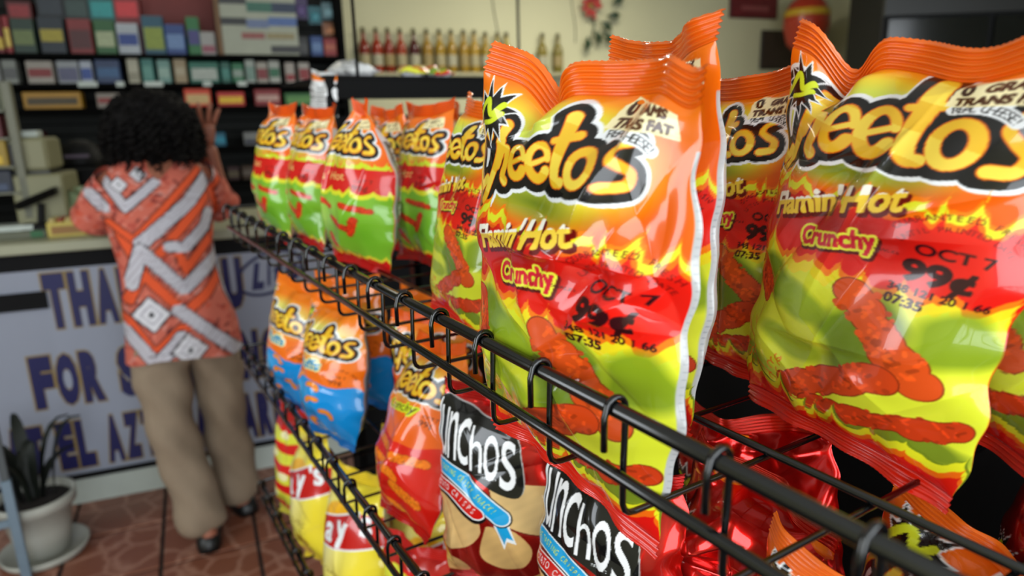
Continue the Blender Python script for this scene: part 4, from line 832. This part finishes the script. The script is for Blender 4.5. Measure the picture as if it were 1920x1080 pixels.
for i, px in enumerate((683, 707, 729, 752, 777, 801, 825, 847, 870, 890, 911, 933, 950, 1017, 1046)):
    a, _ = on_plane(px, 100, WB-.07); hs_ = 1.06 if i < 10 else 1.02
    t = thing('liquor_bottle', '%s bottle with pale label, %s from the left on the wall shelf' % (WHO[i], ORD[i]), 'bottle', cpt(a, WB-.07, bz), -TH, 'bottles on the wall shelf')
    MB().lathe([(r*1.05, z*hs_) for r, z in prof], 16).build('glass_body', mat('bottle_%d' % i, BC[i], .15, vary=.1, spec=.6), t, True)
    MB().lathe([(.0425, .05), (.0430, .055), (.0430, .13), (.0425, .135)], 16, cap=False).build('label', mat('bottle_label_%d' % (i % 3), ((.60, .56, .42), (.62, .60, .50), (.55, .48, .30))[i % 3], .6), t, True)
    MB().lathe([(.0165, .275*hs_), (.0165, .31*hs_), (.013, .313*hs_)], 12).build('cap', mat('bottle_cap', (.30, .28, .14), .4), t, True)
# cords on the wall
mat('cord_dark', (.32, .31, .24), .7)
for i, (pts, lab) in enumerate((([(921, -40), (924, 10), (930, 45), (937, 80), (940, 110)], 'thin dark cord hanging on the cream wall above the bottles'), ([(1068, -40), (1072, 10), (1078, 50), (1078, 80)], 'thin cord hanging on the cream wall beside the flower'))):
    P = [cpt(on_plane(x, y, WB)[0], WB-.006, on_plane(x, y, WB)[1]) for x, y in pts]
    o = MB().tube([tuple(q) for q in curve(P, 5)], .004, 6).build('electric_cable', 'cord_dark', None, True); tag(o, lab, 'cord')
# artificial flower hung on the wall
a, z = on_plane(1105, 12, WB-.05)
fw = thing('artificial_flower', 'red and yellow artificial flower with green leaves hung on the wall', 'flower', cpt(a, WB-.06, z), -TH)
for k in range(9):
    an = 2*math.pi*k/9; c, s_ = math.cos(an), math.sin(an)
    P = np.array([[(.02*c, -.02, .02*s_), (.06*c-.03*s_, -.05, .06*s_+.03*c), (.11*c, -.04, .11*s_), (.06*c+.03*s_, -.05, .06*s_-.03*c)]])[0]
    mesh_obj('petal', np.concatenate([P, P+np.array([0, .006, 0])]), [(0, 1, 2, 3), (7, 6, 5, 4), (0, 4, 5, 1), (1, 5, 6, 2), (2, 6, 7, 3), (3, 7, 4, 0)], mat('petal_red', (.62, .18, .16), .6), fw)
MB().lathe([(.03, 0), (.025, .01), (.008, .016)], 12).build('flower_centre', mat('flower_yellow', (.70, .55, .10), .6), fw, True); fw.children[-1].rotation_euler = (math.radians(90), 0, 0); fw.children[-1].location = (.0, -.045, -.06)
for k, (lx, lz, an) in enumerate(((.09, -.12, -.6), (.15, -.08, .1), (.04, -.19, -1.2), (.12, -.2, -.9), (.2, .02, .5), (-.03, -.24, -1.7), (.22, .10, .8))):
    c, s_ = math.cos(an), math.sin(an); L_ = .14; W_ = .035
    P = np.array([(lx, -.02, lz), (lx+L_*.5*c-W_*s_, -.05, lz+L_*.5*s_+W_*c), (lx+L_*c, -.03, lz+L_*s_), (lx+L_*.5*c+W_*s_, -.05, lz+L_*.5*s_-W_*c)])
    mesh_obj('leaf', np.concatenate([P, P+np.array([0, .005, 0])]), [(0, 1, 2, 3), (7, 6, 5, 4), (0, 4, 5, 1), (1, 5, 6, 2), (2, 6, 7, 3), (3, 7, 4, 0)], mat('leaf_dark', (.12, .20, .09), .6), fw)
MB().tube([(0, 0, -.02), (.05, .01, -.15), (.03, .02, -.26)], .006, 6).build('stem', 'leaf_dark', fw)
# signs, frame, balloon, cooler on the wall to the right
def wall_board(px0, py0, px1, py1, name, label, cat, c, frame, b=None, thick=.02):
    bb = WB-thick if b is None else b
    a0, z0 = on_plane(px0, py1, bb); a1, z1 = on_plane(px1, py0, bb)
    t = thing(name, label, cat, cpt((a0+a1)/2, bb, z0), -TH); w = (a1-a0)/2
    MB().box(-w, w, 0, thick, 0, z1-z0, .004).build('frame', mat(name+'_frame', frame, .5), t); MB().box(-w+.02, w-.02, -.003, 0, .02, z1-z0-.02).build('face', mat(name+'_face', c, .5, vary=.5, scale=14), t); return t, w, z1-z0
t, w, h = wall_board(1368, -40, 1462, 33, 'maroon_sign', 'maroon sign board high on the cream wall', 'sign', (.38, .10, .12), (.28, .06, .08))
MB().box(-w*.55, w*.6, -.005, -.003, .07, .11).build('printed_band', mat('sign_band', (.52, .26, .26), .5), t)
wall_board(1425, 58, 1496, 130, 'picture_frame', 'dark picture frame on the wall between sign and balloon', 'picture', (.20, .15, .12), (.14, .11, .09))
a, z = on_plane(1512, 45, WB-.5)
bl = thing('party_balloon', 'round orange-red balloon with yellow top near the wall', 'balloon', cpt(a, WB-.5, z), -TH)
MB().lathe([(.005, -.30), (.06, -.27), (.16, -.17), (.20, -.02), (.19, .10), (.14, .19), (.06, .245), (.005, .255)], 24).build('skin', mat('balloon_red', (.66, .20, .12), .3), bl, True)
MB().lathe([(.005, -.335), (.022, -.325), (.008, -.298)], 10).build('knot', 'balloon_red', bl, True); MB().lathe([(.197, .06), (.200, .075), (.188, .115), (.183, .12)], 24, cap=False).build('yellow_band', mat('balloon_yellow', (.75, .60, .15), .4), bl, True)
MB().tube([(0, 0, -.33), (.02, .01, -.8), (.0, .0, -z+.01)], .003, 5).build('string', 'cord_dark', bl)
# tall dark cooler to the right
ck = thing('drinks_cooler', 'tall dark drinks cooler against the wall behind the largest bag', 'cooler', (5.4, 2.17, 0), math.radians(-38))
MB().box(-1.0, 1.0, -.02, .6, 0, 2.3, .01).build('cabinet', 'plastic_black', ck)
for k in range(3): 
    d = MB().box(-.97+k*.66, -.35+k*.66, -.05, -.022, .25, 2.0, .004).build('door', mat('cooler_glass', (.07, .08, .08), .12, vary=.4, scale=6), ck); MB().box(-.39+k*.66, -.37+k*.66, -.075, -.05, .9, 1.4, .004).build('handle', 'window_aluminium', d)
MB().box(-1.0, 1.0, -.05, -.02, 2.02, 2.3).build('canopy', mat('cooler_top', (.10, .10, .09), .4), ck)

# ================================================================ plant pot, stand pole
gp_ = (-.305, 2.64)
pt = thing('plant_pot', 'white plastic plant pot with dark leaves standing on a saucer by the counter', 'potted plant', (gp_[0], gp_[1], 0))
mat('pot_white', (.70, .70, .66), .5, vary=.06); mat('soil', (.10, .07, .05), .9, bump=.4, scale=60); mat('plant_leaf', (.045, .075, .035), .6, vary=.3, scale=20)
MB().lathe([(.075, .012), (.09, .10), (.104, .185), (.118, .187), (.121, .225), (.113, .227), (.108, .19), (.10, .185)], 32, cap=True).build('pot', 'pot_white', pt, True)
MB().lathe([(.10, 0), (.125, .006), (.135, .03), (.130, .032), (.118, .012), (.02, .010)], 32).build('saucer', 'pot_white', pt, True)
MB().lathe([(.107, .185), (.106, .2), (.05, .207), (.01, .205)], 24).build('earth', 'soil', pt, True)
rgp = random.Random(11)
for k in range(13):
    an = rgp.uniform(0, 6.28); r0 = rgp.uniform(.01, .06); ln = rgp.uniform(.12, .26); ou = rgp.uniform(.03, .16); wd = rgp.uniform(.014, .024)
    V = []; n = 7; c, s_ = math.cos(an), math.sin(an)
    for j in range(n):
        t = j/(n-1); r = r0+ou*t**1.7; zz = .2+ln*math.sin(t*1.75)/1.0; ww = wd*math.sin(math.pi*(t*.82+.16))
        V += [(r*c-ww*s_, r*s_+ww*c, zz+.006), (r*c, r*s_, zz), (r*c+ww*s_, r*s_-ww*c, zz+.006)]
    F = [(j*3+k2, j*3+k2+1, (j+1)*3+k2+1, (j+1)*3+k2) for j in range(n-1) for k2 in (0, 1)]
    mesh_obj('leaf', V, F, 'plant_leaf', pt, True)
sp = thing('sign_stand', 'pale blue metal stand leg beside the plant pot at the picture edge', 'stand', (-.352, 2.50, 0))
mat('stand_blue', (.48, .56, .62), .35, .4); mat('stand_dark', (.30, .32, .33), .5)
MB().box(-.014, .014, -.014, .014, 0, .36, .002).build('lower_leg', 'stand_blue', sp); MB().box(-.011, .011, -.011, .011, .36, 1.0, .002).build('upper_pole', 'stand_dark', sp)
MB().box(-.26, -.235, -.014, .014, 0, .36, .002).build('lower_leg', 'stand_blue', sp); MB().box(-.26, .014, -.008, .008, .98, 1.02, .002).build('crossbar', 'stand_dark', sp); MB().box(-.24, -.01, -.006, .006, .20, .225, .002).build('crossbar', 'stand_blue', sp)

# ================================================================ the customer at the counter
def at_y(px, py, Y): r = ray(px, py); k = Y/r[1]; P = CAMP+r*k; return float(P[0]), float(P[2])
mat('skin', (.60, .36, .27), .55, vary=.08); mat('khaki', (.56, .49, .41), .85, vary=.08, scale=40, bump=.15); mat('shoe_black', (.05, .05, .05), .4); mat('hair_dark', (.03, .02, .018), .75, vary=.4, scale=40, spec=.15)
def skin_mesh(name, V, E, R, m, parent, sub=2, root=0):
    me = bpy.data.meshes.new(name); me.from_pydata(V, E, []); o = bpy.data.objects.new(name, me); COL.objects.link(o)
    md = o.modifiers.new('skin', 'SKIN'); md.use_smooth_shade = True
    if not me.skin_vertices: 
        bpy.context.view_layer.objects.active = o; o.select_set(True); bpy.ops.mesh.customdata_skin_add()
    for i, r in enumerate(R):
        me.skin_vertices[0].data[i].radius = r if hasattr(r, '__len__') else (r, r)
    me.skin_vertices[0].data[root].use_root = True
    ss = o.modifiers.new('sub', 'SUBSURF'); ss.levels = sub; ss.render_levels = sub
    dg = bpy.context.evaluated_depsgraph_get(); dg.update(); nm = bpy.data.meshes.new_from_object(o.evaluated_get(dg))
    bpy.data.objects.remove(o); nm.materials.clear(); nm.materials.append(MATS[m]); nm.name = name
    nm.polygons.foreach_set('use_smooth', [True]*len(nm.polygons))
    return link(bpy.data.objects.new(name, nm), parent)
PX, PY = .25, 2.42
wm = thing('person', 'person with dark curly hair in orange and white patterned blouse leaning on the counter', 'person', (PX, PY, 0))
def L_(p): return (p[0]-PX, p[1]-PY, p[2])
BV = [(.20, 2.44, .88), (.195, 2.47, 1.02), (.195, 2.54, 1.18), (.20, 2.585, 1.27), (.208, 2.60, 1.34), (.215, 2.625, 1.40), (.217, 2.635, 1.49),
      (.115, 2.44, .82), (.125, 2.43, .46), (.180, 2.40, .09), (.186, 2.33, .035),
      (.285, 2.46, .82), (.300, 2.50, .46), (.318, 2.555, .09), (.328, 2.49, .035),
      (.345, 2.60, 1.265), (.432, 2.75, 1.105), (.405, 2.745, 1.31), (.398, 2.74, 1.365),
      (.055, 2.60, 1.25), (-.015, 2.72, 1.10), (.05, 2.92, 1.075), (.09, 2.98, 1.07)]
BE = [(0, 1), (1, 2), (2, 3), (3, 4), (4, 5), (5, 6), (0, 7), (7, 8), (8, 9), (9, 10), (0, 11), (11, 12), (12, 13), (13, 14), (3, 15), (15, 16), (16, 17), (17, 18), (3, 19), (19, 20), (20, 21), (21, 22)]
BR = [.10, .085, .085, .055, .042, .075, .075, .075, .05, .032, .03, .075, .05, .032, .03, .050, .036, .026, .030, .050, .036, .026, .028]
body = skin_mesh('body', [L_(p) for p in BV], BE, BR, 'skin', wm)
# fingers of the raised hand and of the hand on the counter
def hand(wrist, along, side, curl, spread, nm):
    w = Vector(wrist); a = Vector(along).normalized(); sd = Vector(side).normalized(); n = a.cross(sd)
    V = [tuple(w-a*.01), tuple(w+a*.045), tuple(w+a*.075)]; E = [(0, 1), (1, 2)]; R = [(.024, .016), (.036, .014), (.036, .012)]
    hand_o = skin_mesh(nm, [L_(v) for v in V], E, R, 'skin', wm, 1)
    for k, (o, ln) in enumerate(((-.030, .062), (-.010, .075), (.010, .070), (.028, .055))):
        b0 = w+a*.075+sd*o; d = (a+sd*o*spread).normalized(); P = [b0-a*.012]
        for j in range(1, 4): P.append(P[-1]+(d*math.cos(curl*j)-n*math.sin(curl*j)*1.)*ln/2.6)
        MB().tube([L_(p) for p in P], [.0095, .009, .0085, .006], 8).build('finger', 'skin', hand_o, True)
    b0 = w+a*.03-sd*.028; P = [b0, b0-sd*.022+a*.016, b0-sd*.034+a*.040-n*.006, b0-sd*.036+a*.060-n*.012]
    MB().tube([L_(p) for p in P], [.012, .011, .0095, .007], 8).build('thumb', 'skin', hand_o, True)
hand((.398, 2.74, 1.365), (-.05, -.1, 1), (1, .2, .05), .16, 14, 'raised_hand'); hand((.09, 2.98, 1.062), (.8, .6, -.05), (-.6, .8, 0), .1, 6, 'resting_hand')
# trousers: hips and two flared legs in one mesh
TV = [(.20, 2.45, .90), (.20, 2.45, .80), (.125, 2.44, .72), (.118, 2.43, .50), (.150, 2.415, .25), (.186, 2.385, .030), (.285, 2.455, .72), (.298, 2.49, .50), (.310, 2.53, .25), (.320, 2.545, .030)]
TE = [(0, 1), (1, 2), (2, 3), (3, 4), (4, 5), (1, 6), (6, 7), (7, 8), (8, 9)]
TR = [(.155, .12), (.16, .12), (.098, .105), (.080, .085), (.076, .08), (.082, .098), (.098, .105), (.080, .085), (.076, .08), (.082, .098)]
tro = skin_mesh('trousers', [L_(p) for p in TV], TE, TR, 'khaki', wm, 3)
for v in tro.data.vertices:
    c = v.co; n = v.normal.copy(); n.z = 0; q = .0045*math.sin(c.z*42+c.x*55+c.y*20)*(1.2-abs(c.z-.42))+.004*math.sin(c.z*17-c.x*33+2)+.003*math.sin(c.z*75+c.y*60)*max(0, 1-abs(c.z-.75)*5)
    v.co = c+n*q
    if v.co.z < .036: v.co.z = .036-.06*(.036-v.co.z)
for (x, y, an) in ((.186, 2.345, -.15), (.328, 2.51, .2)):
    mbs = MB(); V = []; n = 12
    out = [(0, -.085), (.03, -.078), (.040, -.04), (.040, .03), (.045, .09), (.038, .14), (.0, .158), (-.038, .14), (-.045, .09), (-.040, .03), (-.040, -.04), (-.03, -.078)]
    for zz, kx in ((0, 1.), (.02, 1.02), (.045, .9), (.065, .62)): V += [(x+(ox*math.cos(an)-oy*math.sin(an))*kx, y+.05+(ox*math.sin(an)+oy*math.cos(an))*kx, zz) for ox, oy in out]
    F = [(i*n+k, i*n+(k+1) % n, (i+1)*n+(k+1) % n, (i+1)*n+k) for i in range(3) for k in range(n)]+[tuple(range(n))[::-1], tuple(range(3*n, 4*n))]
    mesh_obj('shoe', [L_(v) for v in V], F, 'shoe_black', wm, True)
# blouse with woven zigzag print (canvas in centimetres: x from -.15 m, z from .62 m)
B = Art(70, 80, 9, base=(.78, .40, .33))
def bp(px, py): x, z = at_y(px, py, 2.42); return ((x+.15)*100, (z-.62)*100)
def bl_(pts, r): return (np.array([bp(*p) for p in pts]), r)
rgb = random.Random(2)
for k in range(1100):
    x, y = rgb.uniform(5, 65), rgb.uniform(0, 75); B.stroke([(np.array([(x, y), (x+rgb.uniform(-2, 2), y+rgb.uniform(-2, 2))]), .35)], rgb.choice([(.66, .24, .20), (.88, .52, .44), (.84, .60, .56), (.36, .14, .14), (.78, .30, .20)]), 0, alpha=.8)
OR_ = (.88, .34, .18); WH_ = (.76, .75, .78); DK_ = (.14, .10, .11)
for pts, r in (([(225, 440), (262, 500), (300, 470), (420, 340)], 1.4), ([(240, 560), (265, 510), (340, 575), (385, 540), (420, 500)], 1.5), ([(238, 595), (285, 650), (330, 605), (360, 590), (445, 660)], 1.5), ([(330, 465), (345, 500), (410, 430)], 1.3), ([(205, 420), (250, 450), (330, 370), (400, 300)], 1.0), ([(395, 330), (420, 400), (405, 440)], 1.4)):
    B.stroke([bl_(pts, r)], DK_, .35); B.stroke([bl_(pts, r)], OR_)
for pts, r in (([(262, 457), (357, 380), (405, 325)], 1.9), ([(245, 530), (262, 469), (340, 534), (408, 478), (425, 440)], 1.9), ([(328, 570), (443, 647)], 1.9), ([(236, 617), (289, 668), (334, 617)], 1.9), ([(197, 341), (236, 392), (294, 344)], 1.3), ([(315, 460), (345, 462), (385, 425), (395, 400)], 1.6), ([(170, 370), (195, 395)], 1.8), ([(415, 500), (425, 540), (450, 580)], 1.2)):
    B.stroke([bl_(pts, r)], DK_, .4); B.stroke([bl_(pts, r)], WH_)
    P = np.array([bp(*p) for p in pts])
    for q in range(len(P)-1):
        d = P[q+1]-P[q]; l = np.hypot(*d); nrm = np.array([-d[1], d[0]])/l
        for t in np.arange(.3, l, .75): c = P[q]+d*t/l; B.stroke([(np.array([c-nrm*r*.8, c+nrm*r*.8]), .09)], (.62, .58, .62))
for cx, cy in ((280, 581), (349, 640), (262, 330), (225, 350)):
    c = np.array(bp(cx, cy)); k = 5.2 if cy > 400 else 2.4
    dm = lambda f: np.array([c+np.array([math.cos(a), math.sin(a)])*k*f*(1.0 if i % 2 == 0 else .72) for i, a in enumerate(np.arange(8)*math.pi/4)])
    B.poly(dm(1.16), DK_); B.poly(dm(1.0), (.84, .83, .85)); B.poly(dm(.62), (.62, .60, .64)); B.poly(dm(.5), (.84, .83, .85)); B.poly(dm(.18), (.04, .04, .05))
ARTS['blouse'] = B
def cloth_grid(name, P, parent):
    U = (P[..., 0]+.15)*100/70; V = (P[..., 2]-.62)*100/80
    Q = P.copy(); Q[..., 0] -= PX; Q[..., 1] -= PY
    return grid_mesh(name, Q, 'printed_cloth', parent, B.sample(np.clip(U, 0, 1), np.clip(V, 0, 1)))
RG = np.array([(.205, 2.455, .685, .178, .150), (.205, 2.455, .78, .172, .145), (.198, 2.46, .86, .158, .130), (.192, 2.475, .95, .143, .115), (.190, 2.50, 1.04, .147, .112), (.192, 2.535, 1.13, .160, .115), (.196, 2.565, 1.20, .166, .110), (.198, 2.585, 1.26, .160, .095), (.202, 2.598, 1.305, .125, .075), (.206, 2.605, 1.335, .075, .058), (.208, 2.61, 1.35, .055, .05)])
tt = np.linspace(0, len(RG)-1, 150); RI = np.stack([np.interp(tt, np.arange(len(RG)), RG[:, k]) for k in range(5)], 1)
for k in range(5): RI[:, k] = np.convolve(np.pad(RI[:, k], 6, mode='edge'), np.ones(13)/13, 'valid')
an = np.linspace(0, 2*math.pi, 161); P = np.zeros((150, 161, 3))
for i, (x, y, z, rx, ry) in enumerate(RI):
    cs_, sn_ = np.cos(an), np.sin(an); e = .85; wob = 1+.018*np.sin(an*5+z*16)*np.clip((1.1-z)*2.5, 0, 1)+.012*np.sin(an*9-z*30)
    P[i, :, 0] = x+rx*np.sign(cs_)*np.abs(cs_)**e*wob; P[i, :, 1] = y+ry*np.sign(sn_)*np.abs(sn_)**e*wob; P[i, :, 2] = z+.012*np.sin(an*3+1)*(z < .72)
bl_o = cloth_grid('blouse', P, wm)
def sleeve(a, b, r0, r1):
    a = np.array(a); b = np.array(b); n = 30; d = (b-a)/np.linalg.norm(b-a); u = np.cross(d, [0, 0, 1.]); u /= np.linalg.norm(u); v = np.cross(d, u); w = np.linspace(0, 2*math.pi, 41)
    P = np.zeros((n, 41, 3))
    for i in range(n):
        t = i/(n-1); r = (r0+(r1-r0)*t)*(1+.04*np.sin(w*4+t*9)); P[i] = a+(b-a)*t+np.outer(r*np.cos(w), u)+np.outer(r*np.sin(w), v)
    cloth_grid('sleeve', P, bl_o)
sleeve((.315, 2.585, 1.265), (.408, 2.712, 1.14), .070, .070); sleeve((.085, 2.585, 1.255), (-.005, 2.695, 1.125), .068, .066)
# hair: a full mass with loose curls over it
bmh = bmesh.new(); bmesh.ops.create_icosphere(bmh, subdivisions=5, radius=1); hc = Vector((.213, 2.615, 1.425))
for v in bmh.verts:
    n = v.co.normalized(); k = 1+.05*math.sin(n.x*9+n.z*7)*math.sin(n.y*8)+.035*math.sin(n.x*23-n.z*19)+.03*math.sin(n.z*27+n.y*21)
    w_ = 1.0 if n.z > 0 else 1.06; v.co = Vector((n.x*.138*k*w_, n.y*.118*k, n.z*(.122 if n.z > 0 else .180)*k))
hair = mesh_obj('hair', [L_(hc+v.co) for v in bmh.verts], [[v.index for v in f.verts] for f in bmh.faces], 'hair_dark', wm, True); bmh.free()
mbh = MB(); rgh = random.Random(9)
for k in range(300):
    th = rgh.uniform(0, 6.28); ph_ = math.acos(rgh.uniform(-1, .95)); n = Vector((math.sin(ph_)*math.cos(th), math.sin(ph_)*math.sin(th), math.cos(ph_)))
    p0 = hc+Vector((n.x*.138, n.y*.118, n.z*(.120 if n.z > 0 else .172))); ln = rgh.uniform(.04, .08); fr = rgh.uniform(2, 3.2)*6.28; rr = rgh.uniform(.006, .012); p_ = rgh.uniform(0, 6.28)
    o1 = n.orthogonal().normalized(); Q = []
    for j in range(13):
        t = j/12; dn = Vector((n.x*.25, n.y*.25, -1)).normalized()*ln*t; Q.append(L_(p0+dn+n*(.004+rr*math.cos(fr*t+p_))+n.cross(Vector((0, 0, 1.01)))*rr*math.sin(fr*t+p_)))
    mbh.tube(Q, [.0045]*11+[.003, .0015], 5)
cu_ = mbh.build('curls', 'hair_dark', hair, True); cu_['kind'] = 'stuff'
# face (turned to the counter) and ears
for sx in (-1, 1):
    MB().lathe([(.002, -.03), (.014, -.02), (.018, 0), (.014, .02), (.002, .03)], 10, (.217+sx*.072-PX, 2.635-PY, 1.44)).build('ear', 'skin', body, True)
    MB().lathe([(.001, -.011), (.008, -.007), (.011, 0), (.008, .007), (.001, .011)], 10, (.217+sx*.030-PX, 2.635+.072-PY, 1.455)).build('eye', mat('eye_dark', (.08, .06, .05), .2), body, True)
MB().lathe([(.018, -.03), (.013, -.005), (.006, .025)], 8, (.217-PX, 2.635+.082-PY, 1.435)).build('nose', 'skin', body, True)
MB().box(.217-.024-PX, .217+.024-PX, 2.70-PY, 2.712-PY, 1.392, 1.402, .003).build('mouth', mat('lip', (.50, .20, .18), .5), body)
